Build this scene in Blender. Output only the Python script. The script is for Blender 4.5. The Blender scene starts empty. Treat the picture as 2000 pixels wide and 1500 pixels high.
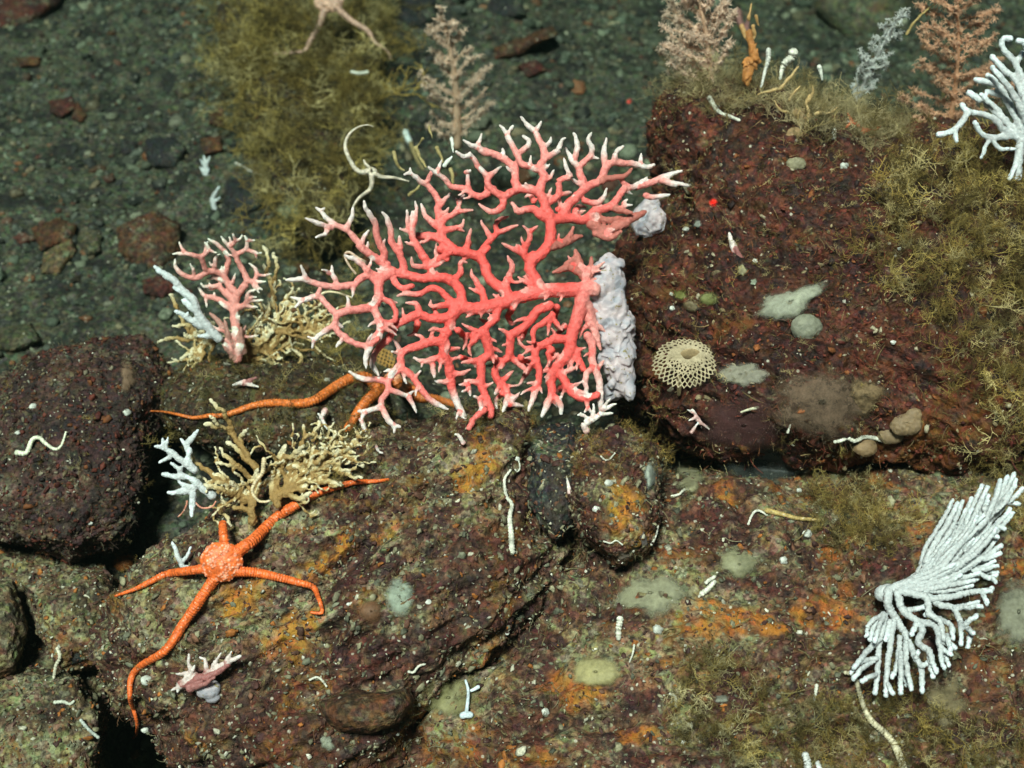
import bpy, bmesh, math, random
import numpy as np
from mathutils import Vector, kdtree

# ------------------------------------------------------------------ camera, light, exposure
scene = bpy.context.scene
col = scene.collection
R = math.radians
PITCH = R(42.0); HFOV = R(38.0); CAM = np.array((0.0, 0.0, 1.05))
cam_data = bpy.data.cameras.new("camera"); cam = bpy.data.objects.new("camera", cam_data); col.objects.link(cam)
cam.location = CAM; cam.rotation_euler = (math.pi/2 - PITCH, 0, 0)
cam_data.sensor_width = 36; cam_data.angle = HFOV
cam_data.clip_start = 0.02; cam_data.clip_end = 60
cam_data.dof.use_dof = True; cam_data.dof.focus_distance = 1.11; cam_data.dof.aperture_fstop = 8.5
scene.camera = cam

SUN_EL, SUN_AZ = R(65), R(-22)          # high soft lamp behind the camera, a little to one side
w = bpy.data.worlds.new("World"); scene.world = w; w.use_nodes = True
nt = w.node_tree; bg = nt.nodes['Background']
sky = nt.nodes.new('ShaderNodeTexSky'); sky.sky_type = 'NISHITA'; sky.sun_disc = False
nt.links.new(sky.outputs[0], bg.inputs[0]); bg.inputs[1].default_value = 0.014
sv = Vector((math.cos(SUN_EL)*math.sin(SUN_AZ), -math.cos(SUN_EL)*math.cos(SUN_AZ), math.sin(SUN_EL)))
sky.sun_elevation = SUN_EL; sky.sun_rotation = math.atan2(sv.x, sv.y)
sl = bpy.data.lights.new("sun", 'SUN'); so = bpy.data.objects.new("sun", sl); col.objects.link(so)
so.rotation_euler = sv.to_track_quat('Z', 'Y').to_euler(); so.location = (0, 0, 4)
sl.energy = 5.0; sl.angle = R(12); sl.color = (1.0, 0.96, 0.92)
vs = scene.view_settings; vs.view_transform = 'Standard'; vs.look = 'None'; vs.gamma = 1; vs.exposure = 0.88

# ------------------------------------------------------------------ picture <-> world
FPX = 1000/math.tan(HFOV/2)
FWD = np.array((0, math.cos(PITCH), -math.sin(PITCH))); UPV = np.array((0, math.sin(PITCH), math.cos(PITCH))); RIGHT = np.array((1.0, 0, 0))
def rays(px, py):
    px = np.asarray(px, float); py = np.asarray(py, float)
    return FWD + ((px-1000)/FPX)[..., None]*RIGHT + ((750-py)/FPX)[..., None]*UPV
def world(px, py, d):
    return CAM + rays(px, py)*np.asarray(d, float)[..., None]

# ------------------------------------------------------------------ noise
_rng = np.random.RandomState(7)
_perm = np.concatenate([_rng.permutation(512)]*2)
_grad = _rng.normal(size=(512, 3)); _grad /= np.linalg.norm(_grad, axis=1)[:, None]
def _h(i, j, k): return _perm[(_perm[(_perm[i & 511] + j) & 511] + k) & 511]
def perlin(p):
    p = np.asarray(p, float); i = np.floor(p).astype(int); f = p - i; u = f*f*f*(f*(f*6-15)+10)
    out = 0
    for dx in (0, 1):
        for dy in (0, 1):
            for dz in (0, 1):
                g = _grad[_h(i[:, 0]+dx, i[:, 1]+dy, i[:, 2]+dz)]
                d = f - np.array((dx, dy, dz))
                wt = (u[:, 0] if dx else 1-u[:, 0])*(u[:, 1] if dy else 1-u[:, 1])*(u[:, 2] if dz else 1-u[:, 2])
                out = out + wt*np.einsum('ij,ij->i', g, d)
    return out*1.5
def fbm(p, octv=4, gain=0.5):
    s, a, t = 0, 1, 0
    for o in range(octv):
        s = s + a*perlin(p*2**o + o*17.3); t += a; a *= gain
    return s/t
def worley(p):
    p = np.asarray(p, float); i = np.floor(p).astype(int); best = np.full(len(p), 9.0)
    for dx in (-1, 0, 1):
        for dy in (-1, 0, 1):
            for dz in (-1, 0, 1):
                c = i + np.array((dx, dy, dz)); q = c + 0.5 + 0.45*_grad[_h(c[:, 0], c[:, 1], c[:, 2])]
                best = np.minimum(best, ((q-p)**2).sum(1))
    return np.sqrt(best)

# ------------------------------------------------------------------ mesh helpers
def new_mesh(name, V, F, mat, attrs=None, smooth=True):
    me = bpy.data.meshes.new(name); V = np.ascontiguousarray(V, np.float32)
    Fs = F if isinstance(F, list) else [F]; Fs = [np.asarray(f, np.int32) for f in Fs if len(f)]
    idx = np.concatenate([f.ravel() for f in Fs]); cnt = np.concatenate([np.full(len(f), f.shape[1], np.int32) for f in Fs])
    me.vertices.add(len(V)); me.vertices.foreach_set('co', V.ravel())
    me.loops.add(len(idx)); me.loops.foreach_set('vertex_index', idx)
    me.polygons.add(len(cnt)); me.polygons.foreach_set('loop_start', np.concatenate([[0], np.cumsum(cnt)[:-1]]).astype(np.int32))
    me.polygons.foreach_set('loop_total', cnt)
    me.polygons.foreach_set('use_smooth', np.full(len(cnt), smooth))
    me.update(); me.validate()
    for k, a in (attrs or {}).items():
        a = np.asarray(a, np.float32)
        if a.ndim == 1:
            at = me.attributes.new(k, 'FLOAT', 'POINT'); at.data.foreach_set('value', a)
        else:
            at = me.attributes.new(k, 'FLOAT_COLOR', 'POINT'); at.data.foreach_set('color', np.concatenate([a[:, :3], np.ones((len(a), 1), np.float32)], 1).ravel())
    if mat: me.materials.append(mat)
    return me
def obj(name, V, F, mat, parent=None, attrs=None, smooth=True, origin=None):
    V = np.asarray(V, float)
    if origin is None and parent is None: origin = V[np.argmin(V[:, 2])]*np.array((0, 0, 1)) + V.mean(0)*np.array((1, 1, 0))
    if parent is not None: origin = np.array(parent.location)
    o = bpy.data.objects.new(name, new_mesh(name, V-origin, F, mat, attrs, smooth)); col.objects.link(o)
    if parent is not None: o.parent = parent
    else: o.location = origin
    return o
def tag(o, label=None, cat=None, group=None, kind=None):
    for k, v in (('label', label), ('category', cat), ('group', group), ('kind', kind)):
        if v: o[k] = v
    return o
def empty(name, loc, label, cat, group=None):
    o = bpy.data.objects.new(name, None); col.objects.link(o); o.location = loc; o.empty_display_size = 0.02
    return tag(o, label, cat, group)
def copy_of(o, parent, loc):
    c = o.copy(); col.objects.link(c); c.parent = parent; c.location = loc; return c

_ico = {}
def ico(n):
    if n not in _ico:
        bm = bmesh.new(); bmesh.ops.create_icosphere(bm, subdivisions=n, radius=1)
        _ico[n] = (np.array([v.co[:] for v in bm.verts]), np.array([[v.index for v in f.verts] for f in bm.faces])); bm.free()
    return _ico[n]
def vnormals(V, F):
    n = np.zeros_like(V); a = V[F[:, 1]]-V[F[:, 0]]; b = V[F[:, 2]]-V[F[:, 0]]; fn = np.cross(a, b)
    for k in range(3): np.add.at(n, F[:, k], fn)
    return n/(np.linalg.norm(n, axis=1)[:, None]+1e-12)
def smooth_line(P, step):
    P = np.asarray(P, float)
    if len(P) > 2:
        Q = np.vstack([2*P[0]-P[1], P, 2*P[-1]-P[-2]]); out = []
        for i in range(1, len(Q)-2):
            t = np.linspace(0, 1, 10, endpoint=False)[:, None]; a, b, c, d = Q[i-1], Q[i], Q[i+1], Q[i+2]
            out.append(0.5*((2*b) + (-a+c)*t + (2*a-5*b+4*c-d)*t*t + (-a+3*b-3*c+d)*t**3))
        P = np.vstack(out + [P[-1:]])
    L = np.concatenate([[0], np.cumsum(np.linalg.norm(np.diff(P, axis=0), axis=1))]); n = max(3, int(L[-1]/step)+1)
    s = np.linspace(0, L[-1], n)
    return np.stack([np.interp(s, L, P[:, k]) for k in range(P.shape[1])], 1), s
def tube(P, r, sides=8, cap=True):
    """rounded-end tube along 3-D points P with radii r"""
    P = np.asarray(P, float); r = np.broadcast_to(np.asarray(r, float), (len(P),)).copy()
    T = np.gradient(P, axis=0); T /= np.linalg.norm(T, axis=1)[:, None]+1e-12
    if cap:
        P = np.vstack([P[0]-T[0]*r[0]*.7, P[0]-T[0]*r[0]*.35, P, P[-1]+T[-1]*r[-1]*.45, P[-1]+T[-1]*r[-1]*.85])
        T = np.vstack([T[0], T[0], T, T[-1], T[-1]]); r = np.concatenate([[r[0]*.5, r[0]*.88], r, [r[-1]*.86, r[-1]*.45]])
    ref = np.array((0.31, 0.52, 0.8)); N = np.cross(T, ref); bad = np.linalg.norm(N, axis=1) < .2
    N[bad] = np.cross(T[bad], np.array((1.0, 0, 0))); N /= np.linalg.norm(N, axis=1)[:, None]; B = np.cross(T, N)
    a = np.arange(sides)/sides*2*math.pi
    V = (P[:, None] + r[:, None, None]*(np.cos(a)[None, :, None]*N[:, None] + np.sin(a)[None, :, None]*B[:, None])).reshape(-1, 3)
    i = np.arange(len(P)-1)[:, None]*sides; j = np.arange(sides)[None]; k = (j+1) % sides
    F = np.stack([i+j, i+k, i+sides+k, i+sides+j], -1).reshape(-1, 4)
    n = len(P)*sides; V = np.vstack([V, P[:1], P[-1:]]); m = np.arange(sides)
    C = np.concatenate([np.stack([(m+1) % sides, m, np.full(sides, n)], 1), np.stack([n-sides+m, n-sides+(m+1) % sides, np.full(sides, n+1)], 1)])
    return V, F, C
def join(parts):
    """parts: (V, quads, tris) -> one V, [F4, F3]"""
    V, F, C, b = [], [], [], 0
    for v, f, c in parts:
        V.append(v); F.append(f+b); C.append(c+b); b += len(v)
    return np.vstack(V), [np.vstack(F), np.vstack(C)]
def fuse(V, F, voxel, smooth=3, fac=.5):
    """voxel-fuse overlapping tubes into one continuous skin"""
    me = new_mesh('tmp', V, F, None); o = bpy.data.objects.new('tmp', me); col.objects.link(o)
    m = o.modifiers.new('r', 'REMESH'); m.mode = 'VOXEL'; m.voxel_size = voxel
    s = o.modifiers.new('s', 'SMOOTH'); s.iterations = smooth; s.factor = fac
    bpy.context.view_layer.update(); dg = bpy.context.evaluated_depsgraph_get(); ev = o.evaluated_get(dg); em = ev.to_mesh()
    n = len(em.vertices); v = np.empty(n*3, np.float32); em.vertices.foreach_get('co', v)
    l = np.empty(len(em.loops), np.int32); em.loops.foreach_get('vertex_index', l)
    t = np.empty(len(em.polygons), np.int32); em.polygons.foreach_get('loop_total', t); st = np.concatenate([[0], np.cumsum(t)[:-1]])
    q = l[(st[t == 4][:, None]+np.arange(4))]; tr = l[(st[t == 3][:, None]+np.arange(3))] if (t == 3).any() else np.zeros((0, 3), int)
    ev.to_mesh_clear(); bpy.data.objects.remove(o); bpy.data.meshes.remove(me)
    return v.reshape(-1, 3).astype(float), [q, tr]
def nearest_attr(V, P, *vals):
    kd = kdtree.KDTree(len(P))
    for i, p in enumerate(P): kd.insert(p, i)
    kd.balance(); idx = np.array([kd.find(v)[1] for v in V])
    return [np.asarray(a)[idx] for a in vals]
def rotmats(n, rng, up=None, tilt=None):
    """random rotations; with up: local z goes to up tilted by up to `tilt`"""
    if up is None:
        q = rng.normal(size=(n, 4)); q /= np.linalg.norm(q, axis=1)[:, None]; w_, x, y, z = q.T
        return np.stack([1-2*(y*y+z*z), 2*(x*y-z*w_), 2*(x*z+y*w_), 2*(x*y+z*w_), 1-2*(x*x+z*z), 2*(y*z-x*w_), 2*(x*z-y*w_), 2*(y*z+x*w_), 1-2*(x*x+y*y)], -1).reshape(n, 3, 3)
    z = up + rng.normal(size=(n, 3))*tilt; z /= np.linalg.norm(z, axis=1)[:, None]
    x = np.cross(z, rng.normal(size=(n, 3))); x /= np.linalg.norm(x, axis=1)[:, None]; y = np.cross(z, x)
    return np.stack([x, y, z], -1)
def scatter(templates, which, pos, rot, scl, colors):
    Vs, Fs, Cs, b = [], [], [], 0
    for k, (tv, tf) in enumerate(templates):
        m = np.where(which == k)[0]
        if not len(m): continue
        s = scl[m]; s = s[:, None] if s.ndim == 1 else s
        v = np.einsum('nij,nkj->nki', rot[m], tv[None]*s[:, None, :]) + pos[m][:, None]
        Vs.append(v.reshape(-1, 3)); f = tf[None] + (np.arange(len(m))*len(tv))[:, None, None] + b
        Fs.append(f.reshape(-1, tf.shape[1])); b += len(m)*len(tv); Cs.append(np.repeat(colors[m], len(tv), axis=0))
    return np.vstack(Vs), Fs, np.vstack(Cs)

# ------------------------------------------------------------------ materials
class NG:
    def __init__(s, name):
        s.m = bpy.data.materials.new(name); s.m.use_nodes = True; s.t = s.m.node_tree; s.b = s.t.nodes['Principled BSDF']
        s.co = s.n('ShaderNodeTexCoord').outputs['Object']
    def n(s, t, **k):
        x = s.t.nodes.new(t)
        for a, v in k.items(): setattr(x, a, v)
        return x
    def l(s, a, b): s.t.links.new(a, b)
    def noise(s, scale, detail=4, rough=.55, stretch=None, off=0.0, dist=0):
        x = s.n('ShaderNodeTexNoise'); x.inputs['Scale'].default_value = scale; x.inputs['Detail'].default_value = detail; x.inputs['Roughness'].default_value = rough; x.inputs['Distortion'].default_value = dist
        mp = s.n('ShaderNodeMapping'); mp.inputs['Location'].default_value = (off, off*.7, -off)
        if stretch: mp.inputs['Rotation'].default_value = stretch[0]; mp.inputs['Scale'].default_value = stretch[1]
        s.l(s.co, mp.inputs[0]); s.l(mp.outputs[0], x.inputs['Vector']); return x.outputs['Fac']
    def vor(s, scale, out='Distance', rnd=1.0):
        x = s.n('ShaderNodeTexVoronoi'); x.inputs['Scale'].default_value = scale; x.inputs['Randomness'].default_value = rnd; s.l(s.co, x.inputs['Vector']); return x.outputs[out]
    def ramp(s, f, a, b, lo=0.0, hi=1.0):
        x = s.n('ShaderNodeMapRange'); x.interpolation_type = 'SMOOTHSTEP'
        for k, v in zip(('From Min', 'From Max', 'To Min', 'To Max'), (a, b, lo, hi)): x.inputs[k].default_value = v
        s.l(f, x.inputs['Value']); return x.outputs[0]
    def math(s, op, a, b):
        x = s.n('ShaderNodeMath', operation=op)
        for i, v in enumerate((a, b)):
            if isinstance(v, (int, float)): x.inputs[i].default_value = v
            else: s.l(v, x.inputs[i])
        return x.outputs[0]
    def mix(s, f, a, b, mode='MIX'):
        x = s.n('ShaderNodeMix', data_type='RGBA', blend_type=mode); 
        for i, v in ((0, f), (6, a), (7, b)):
            if isinstance(v, (int, float)): x.inputs[i].default_value = v
            elif isinstance(v, (tuple, list)): x.inputs[i].default_value = (*v, 1)
            else: s.l(v, x.inputs[i])
        return x.outputs[2]
    def attr(s, name, vec=False):
        x = s.n('ShaderNodeAttribute', attribute_name=name); return x.outputs['Color' if vec else 'Fac']
    def up(s):
        g = s.n('ShaderNodeNewGeometry'); x = s.n('ShaderNodeSeparateXYZ'); s.l(g.outputs['Normal'], x.inputs[0]); return x.outputs[2]
    def bump(s, h, strength, dist, prev=None):
        x = s.n('ShaderNodeBump'); x.inputs['Strength'].default_value = strength; x.inputs['Distance'].default_value = dist; s.l(h, x.inputs['Height'])
        if prev is not None: s.l(prev, x.inputs['Normal'])
        return x.outputs[0]
    def done(s, color, rough=.7, normal=None, spec=.3, sss=None, alpha=None):
        if isinstance(color, tuple): s.b.inputs['Base Color'].default_value = (*color, 1)
        else: s.l(color, s.b.inputs['Base Color'])
        s.b.inputs['Roughness'].default_value = rough; s.b.inputs['Specular IOR Level'].default_value = spec
        if normal is not None: s.l(normal, s.b.inputs['Normal'])
        if sss:
            s.b.inputs['Subsurface Weight'].default_value = sss[0]; s.b.inputs['Subsurface Radius'].default_value = sss[1]; s.b.inputs['Subsurface Scale'].default_value = sss[2]
        if alpha is not None:
            if isinstance(alpha, float): s.b.inputs['Alpha'].default_value = alpha
            else: s.l(alpha, s.b.inputs['Alpha'])
        return s.m

SILT = (0.19, 0.185, 0.115)
def rock_mat(name, dark, mid, rust, silt=SILT, silt_amt=.5, rust_amt=.4, speck=.5, scale=1.0, ang=0.0, rough=.72, spec=.25):
    g = NG(name)
    st = ((0, ang, 0.5), (1, 1, 3.0))
    n1 = g.noise(16*scale, 5, .6, st); n2 = g.noise(70*scale, 5, .65, None, 3.1); n3 = g.noise(230*scale, 3, .6, None, 5.7); n4 = g.noise(9*scale, 4, .6, None, 8.2, 1.2)
    c = g.mix(g.ramp(n1, .38, .62), dark, mid)
    c = g.mix(g.ramp(n2, .42, .64), c, g.mix(.55, dark, (0.012, 0.011, 0.012)))
    rm = g.math('MULTIPLY', g.ramp(n4, .62-.22*rust_amt, .74-.2*rust_amt), g.ramp(n2, .38, .56))
    c = g.mix(g.math('MULTIPLY', rm, min(1.0, .35+rust_amt)), c, g.mix(g.ramp(n3, .35, .65), rust, tuple(x*.55 for x in rust)))
    n5 = g.noise(34*scale, 6, .7, st, 12.3)
    sm = g.math('MULTIPLY', g.ramp(g.up(), -.1, .75, .25, 1.0), g.ramp(g.math('ADD', g.math('MULTIPLY', n5, .65), g.math('MULTIPLY', n1, .35)), .58-.2*silt_amt, .72-.2*silt_amt))
    sm = g.math('MULTIPLY', sm, g.ramp(n3, .3, .55, .35, 1.0))
    c = g.mix(sm, c, g.mix(g.ramp(n2, .3, .7), silt, tuple(x*.62 for x in silt)))
    c = g.mix(g.math('MULTIPLY', g.attr('orange'), g.ramp(n2, .36, .50, .1, .95)), c, g.mix(g.ramp(n3, .35, .65), tuple(x*1.15 for x in rust), tuple(x*.6 for x in rust)))
    c = g.mix(g.math('MULTIPLY', g.attr('maroon'), g.ramp(n5, .34, .56, .25, .92)), c, g.mix(g.ramp(n2, .36, .6), (.085, .022, .014), (.030, .012, .012)))
    # per-crumb colour shifts and small pale shell specks
    vc = g.vor(190*scale, 'Color'); c = g.mix(.22, c, vc, 'SOFT_LIGHT')
    c = g.mix(1.0, c, g.mix(g.ramp(n3, .25, .75), (.28, .28, .28), (1.75, 1.7, 1.6)), 'MULTIPLY')
    x = g.n('ShaderNodeTexVoronoi'); x.inputs['Scale'].default_value = 150*scale; g.l(g.co, x.inputs['Vector'])
    sp = g.math('MULTIPLY', g.ramp(x.outputs['Distance'], .24, .12), g.ramp(g.math('MULTIPLY', x.outputs['Color'], 1.0), .8-.12*speck, .84-.12*speck))
    c = g.mix(g.math('MULTIPLY', sp, .75), c, (0.5, 0.46, 0.36))
    nb = g.bump(g.math('ADD', n3, g.math('MULTIPLY', n2, 1.5)), .75, .004)
    nb = g.bump(g.noise(620, 3, .6, None, 1.3), .5, .0012, nb)
    return g.done(c, rough, nb, spec)
def attr_mat(name, rough=.6, bump=.4, bscale=500, bdist=.0008, var=.5, spec=.3, sss=None, silt=0.0, alpha=None, speck=0.0, siltc=SILT, fade=False):
    """colour from the mesh's own Col attribute, mottled"""
    g = NG(name); n2 = g.noise(bscale, 4, .6); n1 = g.noise(bscale*.22, 3, .6, None, 4.4)
    c = g.mix(1.0, g.attr('Col', True), g.mix(g.ramp(g.math('ADD', g.math('MULTIPLY', n1, .5), g.math('MULTIPLY', n2, .5)), .3, .7), (1-var,)*3, (1+var,)*3), 'MULTIPLY')
    if speck: c = g.mix(g.math('MULTIPLY', g.ramp(g.vor(bscale*.5), .3, .1), speck), c, (.6, .56, .46))
    if silt: c = g.mix(g.math('MULTIPLY', g.math('MULTIPLY', g.ramp(g.up(), .1, .9), g.ramp(n1, .4, .6)), silt), c, siltc)
    if fade: alpha = g.math('MULTIPLY', g.ramp(g.attr('edge'), .55, 1.0, alpha, .12), g.ramp(g.math('SUBTRACT', n1, g.math('MULTIPLY', g.attr('edge'), .30)), .08, .32, .35, 1.0))
    return g.done(c, rough, g.bump(n2, bump, bdist), spec, sss, alpha)
# ------------------------------------------------------------------ seabed
rng = np.random.RandomState(11); random.seed(5)
def spread(a, b, n, far):
    c = np.linspace(a, b, n); k = np.geomspace(.02, far, 26)
    return np.concatenate([(a-k)[::-1], c, b+k])
def bed_z(x, y):
    p = np.stack([x, y, np.zeros_like(x)], 1)
    z = .05*perlin(p*2.1+3.3) + .02*fbm(p*7+1, 3) + .010*fbm(p*26+5, 3) + .004*fbm(p*90, 2)
    for (a, b, h, q) in HUMPS: z += h*np.exp(-(((x-a)**2+(y-b)**2)/q**2)**1.5)
    pit = np.exp(-(((x-PITX)/.06)**2+((y-PITY)/.10)**2)**2)
    z -= .16*pit
    z -= .10*np.clip((y-1.5)/.6, 0, 1)*np.clip((x+.2)/.5, 0, 1)
    return z
PX = world(np.array([262.]), np.array([1440.]), np.array([1.30]))[0]; PITX, PITY = PX[0], PX[1]
xs = spread(-.95, .95, 380, 14); ys = spread(.5, 2.6, 420, 14)
HUMPS = []
for (u, v_, dd, h, q) in ((60, 1230, 1.27, .035, .12), (330, 930, 1.35, .05, .10), (560, 720, 1.45, .05, .12), (1250, 830, 1.4, .06, .12)):
    q0 = world(np.array([u]), np.array([v_]), np.array([dd]))[0]; HUMPS.append((q0[0], q0[1], h, q))
X, Y = np.meshgrid(xs, ys); bx, by = X.ravel(), Y.ravel()
bz = bed_z(bx, by); nx, ny = len(xs), len(ys)
ii = (np.arange(ny-1)[:, None]*nx + np.arange(nx-1)[None]).ravel()
M_BED = rock_mat('seabed_silt', (.018, .019, .015), (.05, .048, .032), (.14, .055, .02), silt=(.085, .088, .058), silt_amt=.75, rust_amt=.06, speck=.2)
bed = obj('seabed', np.stack([bx, by, bz], 1), np.stack([ii, ii+1, ii+nx+1, ii+nx], 1), M_BED, origin=(0, 0, 0), attrs={'orange': np.zeros(len(bx))})
tag(bed, kind='structure')
surfaces = [bed]

# ------------------------------------------------------------------ boulders: outline -> closed, thick, displaced stone
def inside(poly, px, py):
    poly = np.asarray(poly, float); r = np.zeros(len(px), bool); j = len(poly)-1
    for i in range(len(poly)):
        xi, yi = poly[i]; xj, yj = poly[j]
        c = ((yi > py) != (yj > py)) & (px < (xj-xi)*(py-yi)/(yj-yi+1e-9)+xi); r ^= c; j = i
    return r
def outline_r(poly, cx, cy, ang):
    out = np.zeros_like(ang); P = np.asarray(poly, float)-(cx, cy); Q = np.roll(P, -1, 0); d = np.stack([np.cos(ang), np.sin(ang)], 1)
    for a, b in zip(P, Q):
        e = b-a; den = d[:, 0]*e[1]-d[:, 1]*e[0]; den = np.where(np.abs(den) < 1e-9, 1e-9, den)
        t = (a[0]*e[1]-a[1]*e[0])/den; s = (a[0]*d[:, 1]-a[1]*d[:, 0])/den
        ok = (t > 0) & (s >= -1e-6) & (s <= 1+1e-6); out = np.where(ok & (t > out), t, out)
    return out
def stone(name, poly, mid, front, back, mat, label, cat='boulder', center=None, slope=-.0002, sub=7, amp=1.0, p=2.6, seed=0, strata=None, grain=1.0, orange=(), maroon=(), group=None, lumps=0.0, slope_x=0.0, colv=None):
    D, F = ico(sub); poly = np.asarray(poly, float)
    cx, cy = center if center else poly.mean(0)
    tab = np.linspace(-math.pi, math.pi, 721); rt = outline_r(poly, cx, cy, tab); k = np.ones(9)/9; rt = np.convolve(np.concatenate([rt[-13:-1], rt, rt[1:13]]), k, 'same')[12:-12]
    a = np.arctan2(D[:, 1], D[:, 0]); rad = np.hypot(D[:, 0], D[:, 1]); rim = np.interp(a, tab, rt)
    dirz = D[:, 2]; s = 1/((rad**p + np.abs(dirz)**p)**(1/p)); rr, zz = rad*s, dirz*s
    px = cx + np.cos(a)*rim*rr; py = cy + np.sin(a)*rim*rr
    d = mid + slope*(py-cy) + slope_x*(px-cx) - np.where(zz > 0, front, back)*zz
    V = world(px, py, d); F = F[:, ::-1]
    n = vnormals(V, F)
    if np.einsum('ij,ij->i', n, V-V.mean(0)).mean() < 0: F = F[:, ::-1]; n = -n
    q = V+seed*1.37
    disp = .020*amp*fbm(q*9, 3) + .009*amp*fbm(q*30+2, 3)
    if strata is not None:
        ca, sa = math.cos(strata), math.sin(strata); u = V[:, 0]*ca + (V@UPV)*sa; v_ = -V[:, 0]*sa + (V@UPV)*ca
        qs = np.stack([u*9, v_*38, V@FWD*14], 1)+seed
        disp += .014*amp*(1-2*np.abs(fbm(qs, 3)))-.007*amp
        qs2 = np.stack([u*26, v_*110, V@FWD*40], 1)+seed+9; disp += .004*amp*fbm(qs2, 2)
    disp += grain*(.0035*fbm(q*95, 2) + .0022*fbm(q*260, 2))
    if lumps: disp += lumps*(.35-worley(q*42))*.9 + lumps*.5*(.4-worley(q*95))
    V = V + n*disp[:, None]
    at = np.zeros(len(V))
    for ox, oy, ra, rb, an in orange:
        dx, dy = px-ox, py-oy; c_, s_ = math.cos(an), math.sin(an); e = ((dx*c_+dy*s_)/ra)**2+((-dx*s_+dy*c_)/rb)**2
        at = np.maximum(at, np.where(dirz > -.2, np.clip(1.05-.8*e-1.0*perlin(V*55)-.9*perlin(V*150+3), 0, 1), 0))
    mt = np.zeros(len(V))
    for ox, oy, ra, rb, an in maroon:
        dx, dy = px-ox, py-oy; c_, s_ = math.cos(an), math.sin(an); e = ((dx*c_+dy*s_)/ra)**2+((-dx*s_+dy*c_)/rb)**2
        mt = np.maximum(mt, np.clip(1.35-e-.8*perlin(V*45+9)-.5*perlin(V*130+2), 0, 1))
    A = {'orange': at, 'maroon': mt}
    if colv is not None: A['Col'] = np.tile(colv, (len(V), 1))
    o = obj(name, V, F, mat, attrs=A); tag(o, label, cat, group)
    surfaces.append(o); return o

M_RED = rock_mat('maroon_crust_rock', (.036, .012, .008), (.100, .031, .017), (.18, .062, .018), silt=(.18, .15, .09), silt_amt=.14, rust_amt=.3, speck=.6, rough=.6, spec=.2)
M_SLAB = rock_mat('silted_slab_rock', (.052, .018, .014), (.150, .085, .045), (.44, .19, .03), silt=(.25, .222, .125), silt_amt=.66, rust_amt=.45, speck=.75, ang=R(30))
M_SLAB2 = rock_mat('silted_rubble_rock', (.06, .022, .015), (.17, .09, .045), (.40, .145, .025), silt=(.225, .20, .11), silt_amt=.62, rust_amt=.5, speck=.6)
M_DARK = rock_mat('dark_purple_rock', (.034, .017, .015), (.085, .045, .034), (.12, .05, .022), silt=(.17, .17, .11), silt_amt=.35, rust_amt=.1, speck=.5)
M_MUD = rock_mat('muddy_brown_rock', (.06, .036, .02), (.15, .105, .055), (.28, .11, .028), silt=(.22, .20, .115), silt_amt=.7, rust_amt=.35, speck=.3)
M_MOSS = rock_mat('mossy_brown_rock', (.030, .019, .010), (.075, .052, .02), (.15, .06, .018), silt=(.10, .09, .05), silt_amt=.4, rust_amt=.25, speck=.3)
M_COB = {k: rock_mat('cobble_'+k, *v, silt=(.13, .135, .09), silt_amt=.45, speck=.25) for k, v in dict(
    rust=((.065, .026, .012), (.115, .05, .022), (.16, .07, .028)), dark=((.018, .018, .02), (.035, .032, .03), (.06, .04, .03)), olive=((.055, .05, .028), (.11, .10, .06), (.15, .09, .04)),
    red=((.05, .012, .01), (.085, .02, .014), (.13, .04, .02)), tan=((.10, .07, .035), (.19, .14, .075), (.25, .14, .06))).items()}

stone('boulder', [(1290,195),(1340,172),(1420,178),(1500,195),(1600,228),(1720,250),(1850,250),(2000,262),(2200,300),(2350,500),(2350,800),(2200,930),(2000,940),(1850,925),(1700,930),(1600,940),(1480,925),(1350,875),(1260,820),(1215,760),(1200,650),(1192,530),(1235,455),(1285,380),(1280,280)],
      1.38, .22, .30, M_RED, 'maroon crusted boulder holding up the big coral fan, olive turf on its far flank', center=(1680, 560), slope=-.00022, sub=8, seed=1, strata=R(-25), lumps=.006, p=3.0,
      orange=[(1790,860,130,50,-.2),(1890,800,80,50,0),(1660,900,70,26,.1),(1420,640,60,20,-.2)])
stone('rock_slab', [(195,1230),(255,1125),(420,1030),(600,915),(760,850),(900,808),(1045,822),(1062,960),(1112,1085),(1090,1190),(1035,1235),(985,1290),(900,1345),(815,1405),(780,1480),(700,1570),(560,1610),(420,1590),(350,1500),(320,1425),(235,1370)],
      1.18, .115, .06, M_SLAB, 'long rust and grey slab of layered rock under the spread orange brittle star', cat='rock', center=(640, 1190), slope=-.00012, sub=8, seed=2, strata=R(30), p=3.2, lumps=.003,
      orange=[(930,915,32,62,.5),(580,1245,62,48,-.2),(470,1170,60,36,-.5),(640,1090,70,20,-.6),(760,1040,40,16,-.6)],
      maroon=[(930,1130,150,110,-.5),(1040,980,50,120,0),(700,1290,200,60,-.2),(560,1440,300,90,0),(330,1400,120,30,0)])
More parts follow.
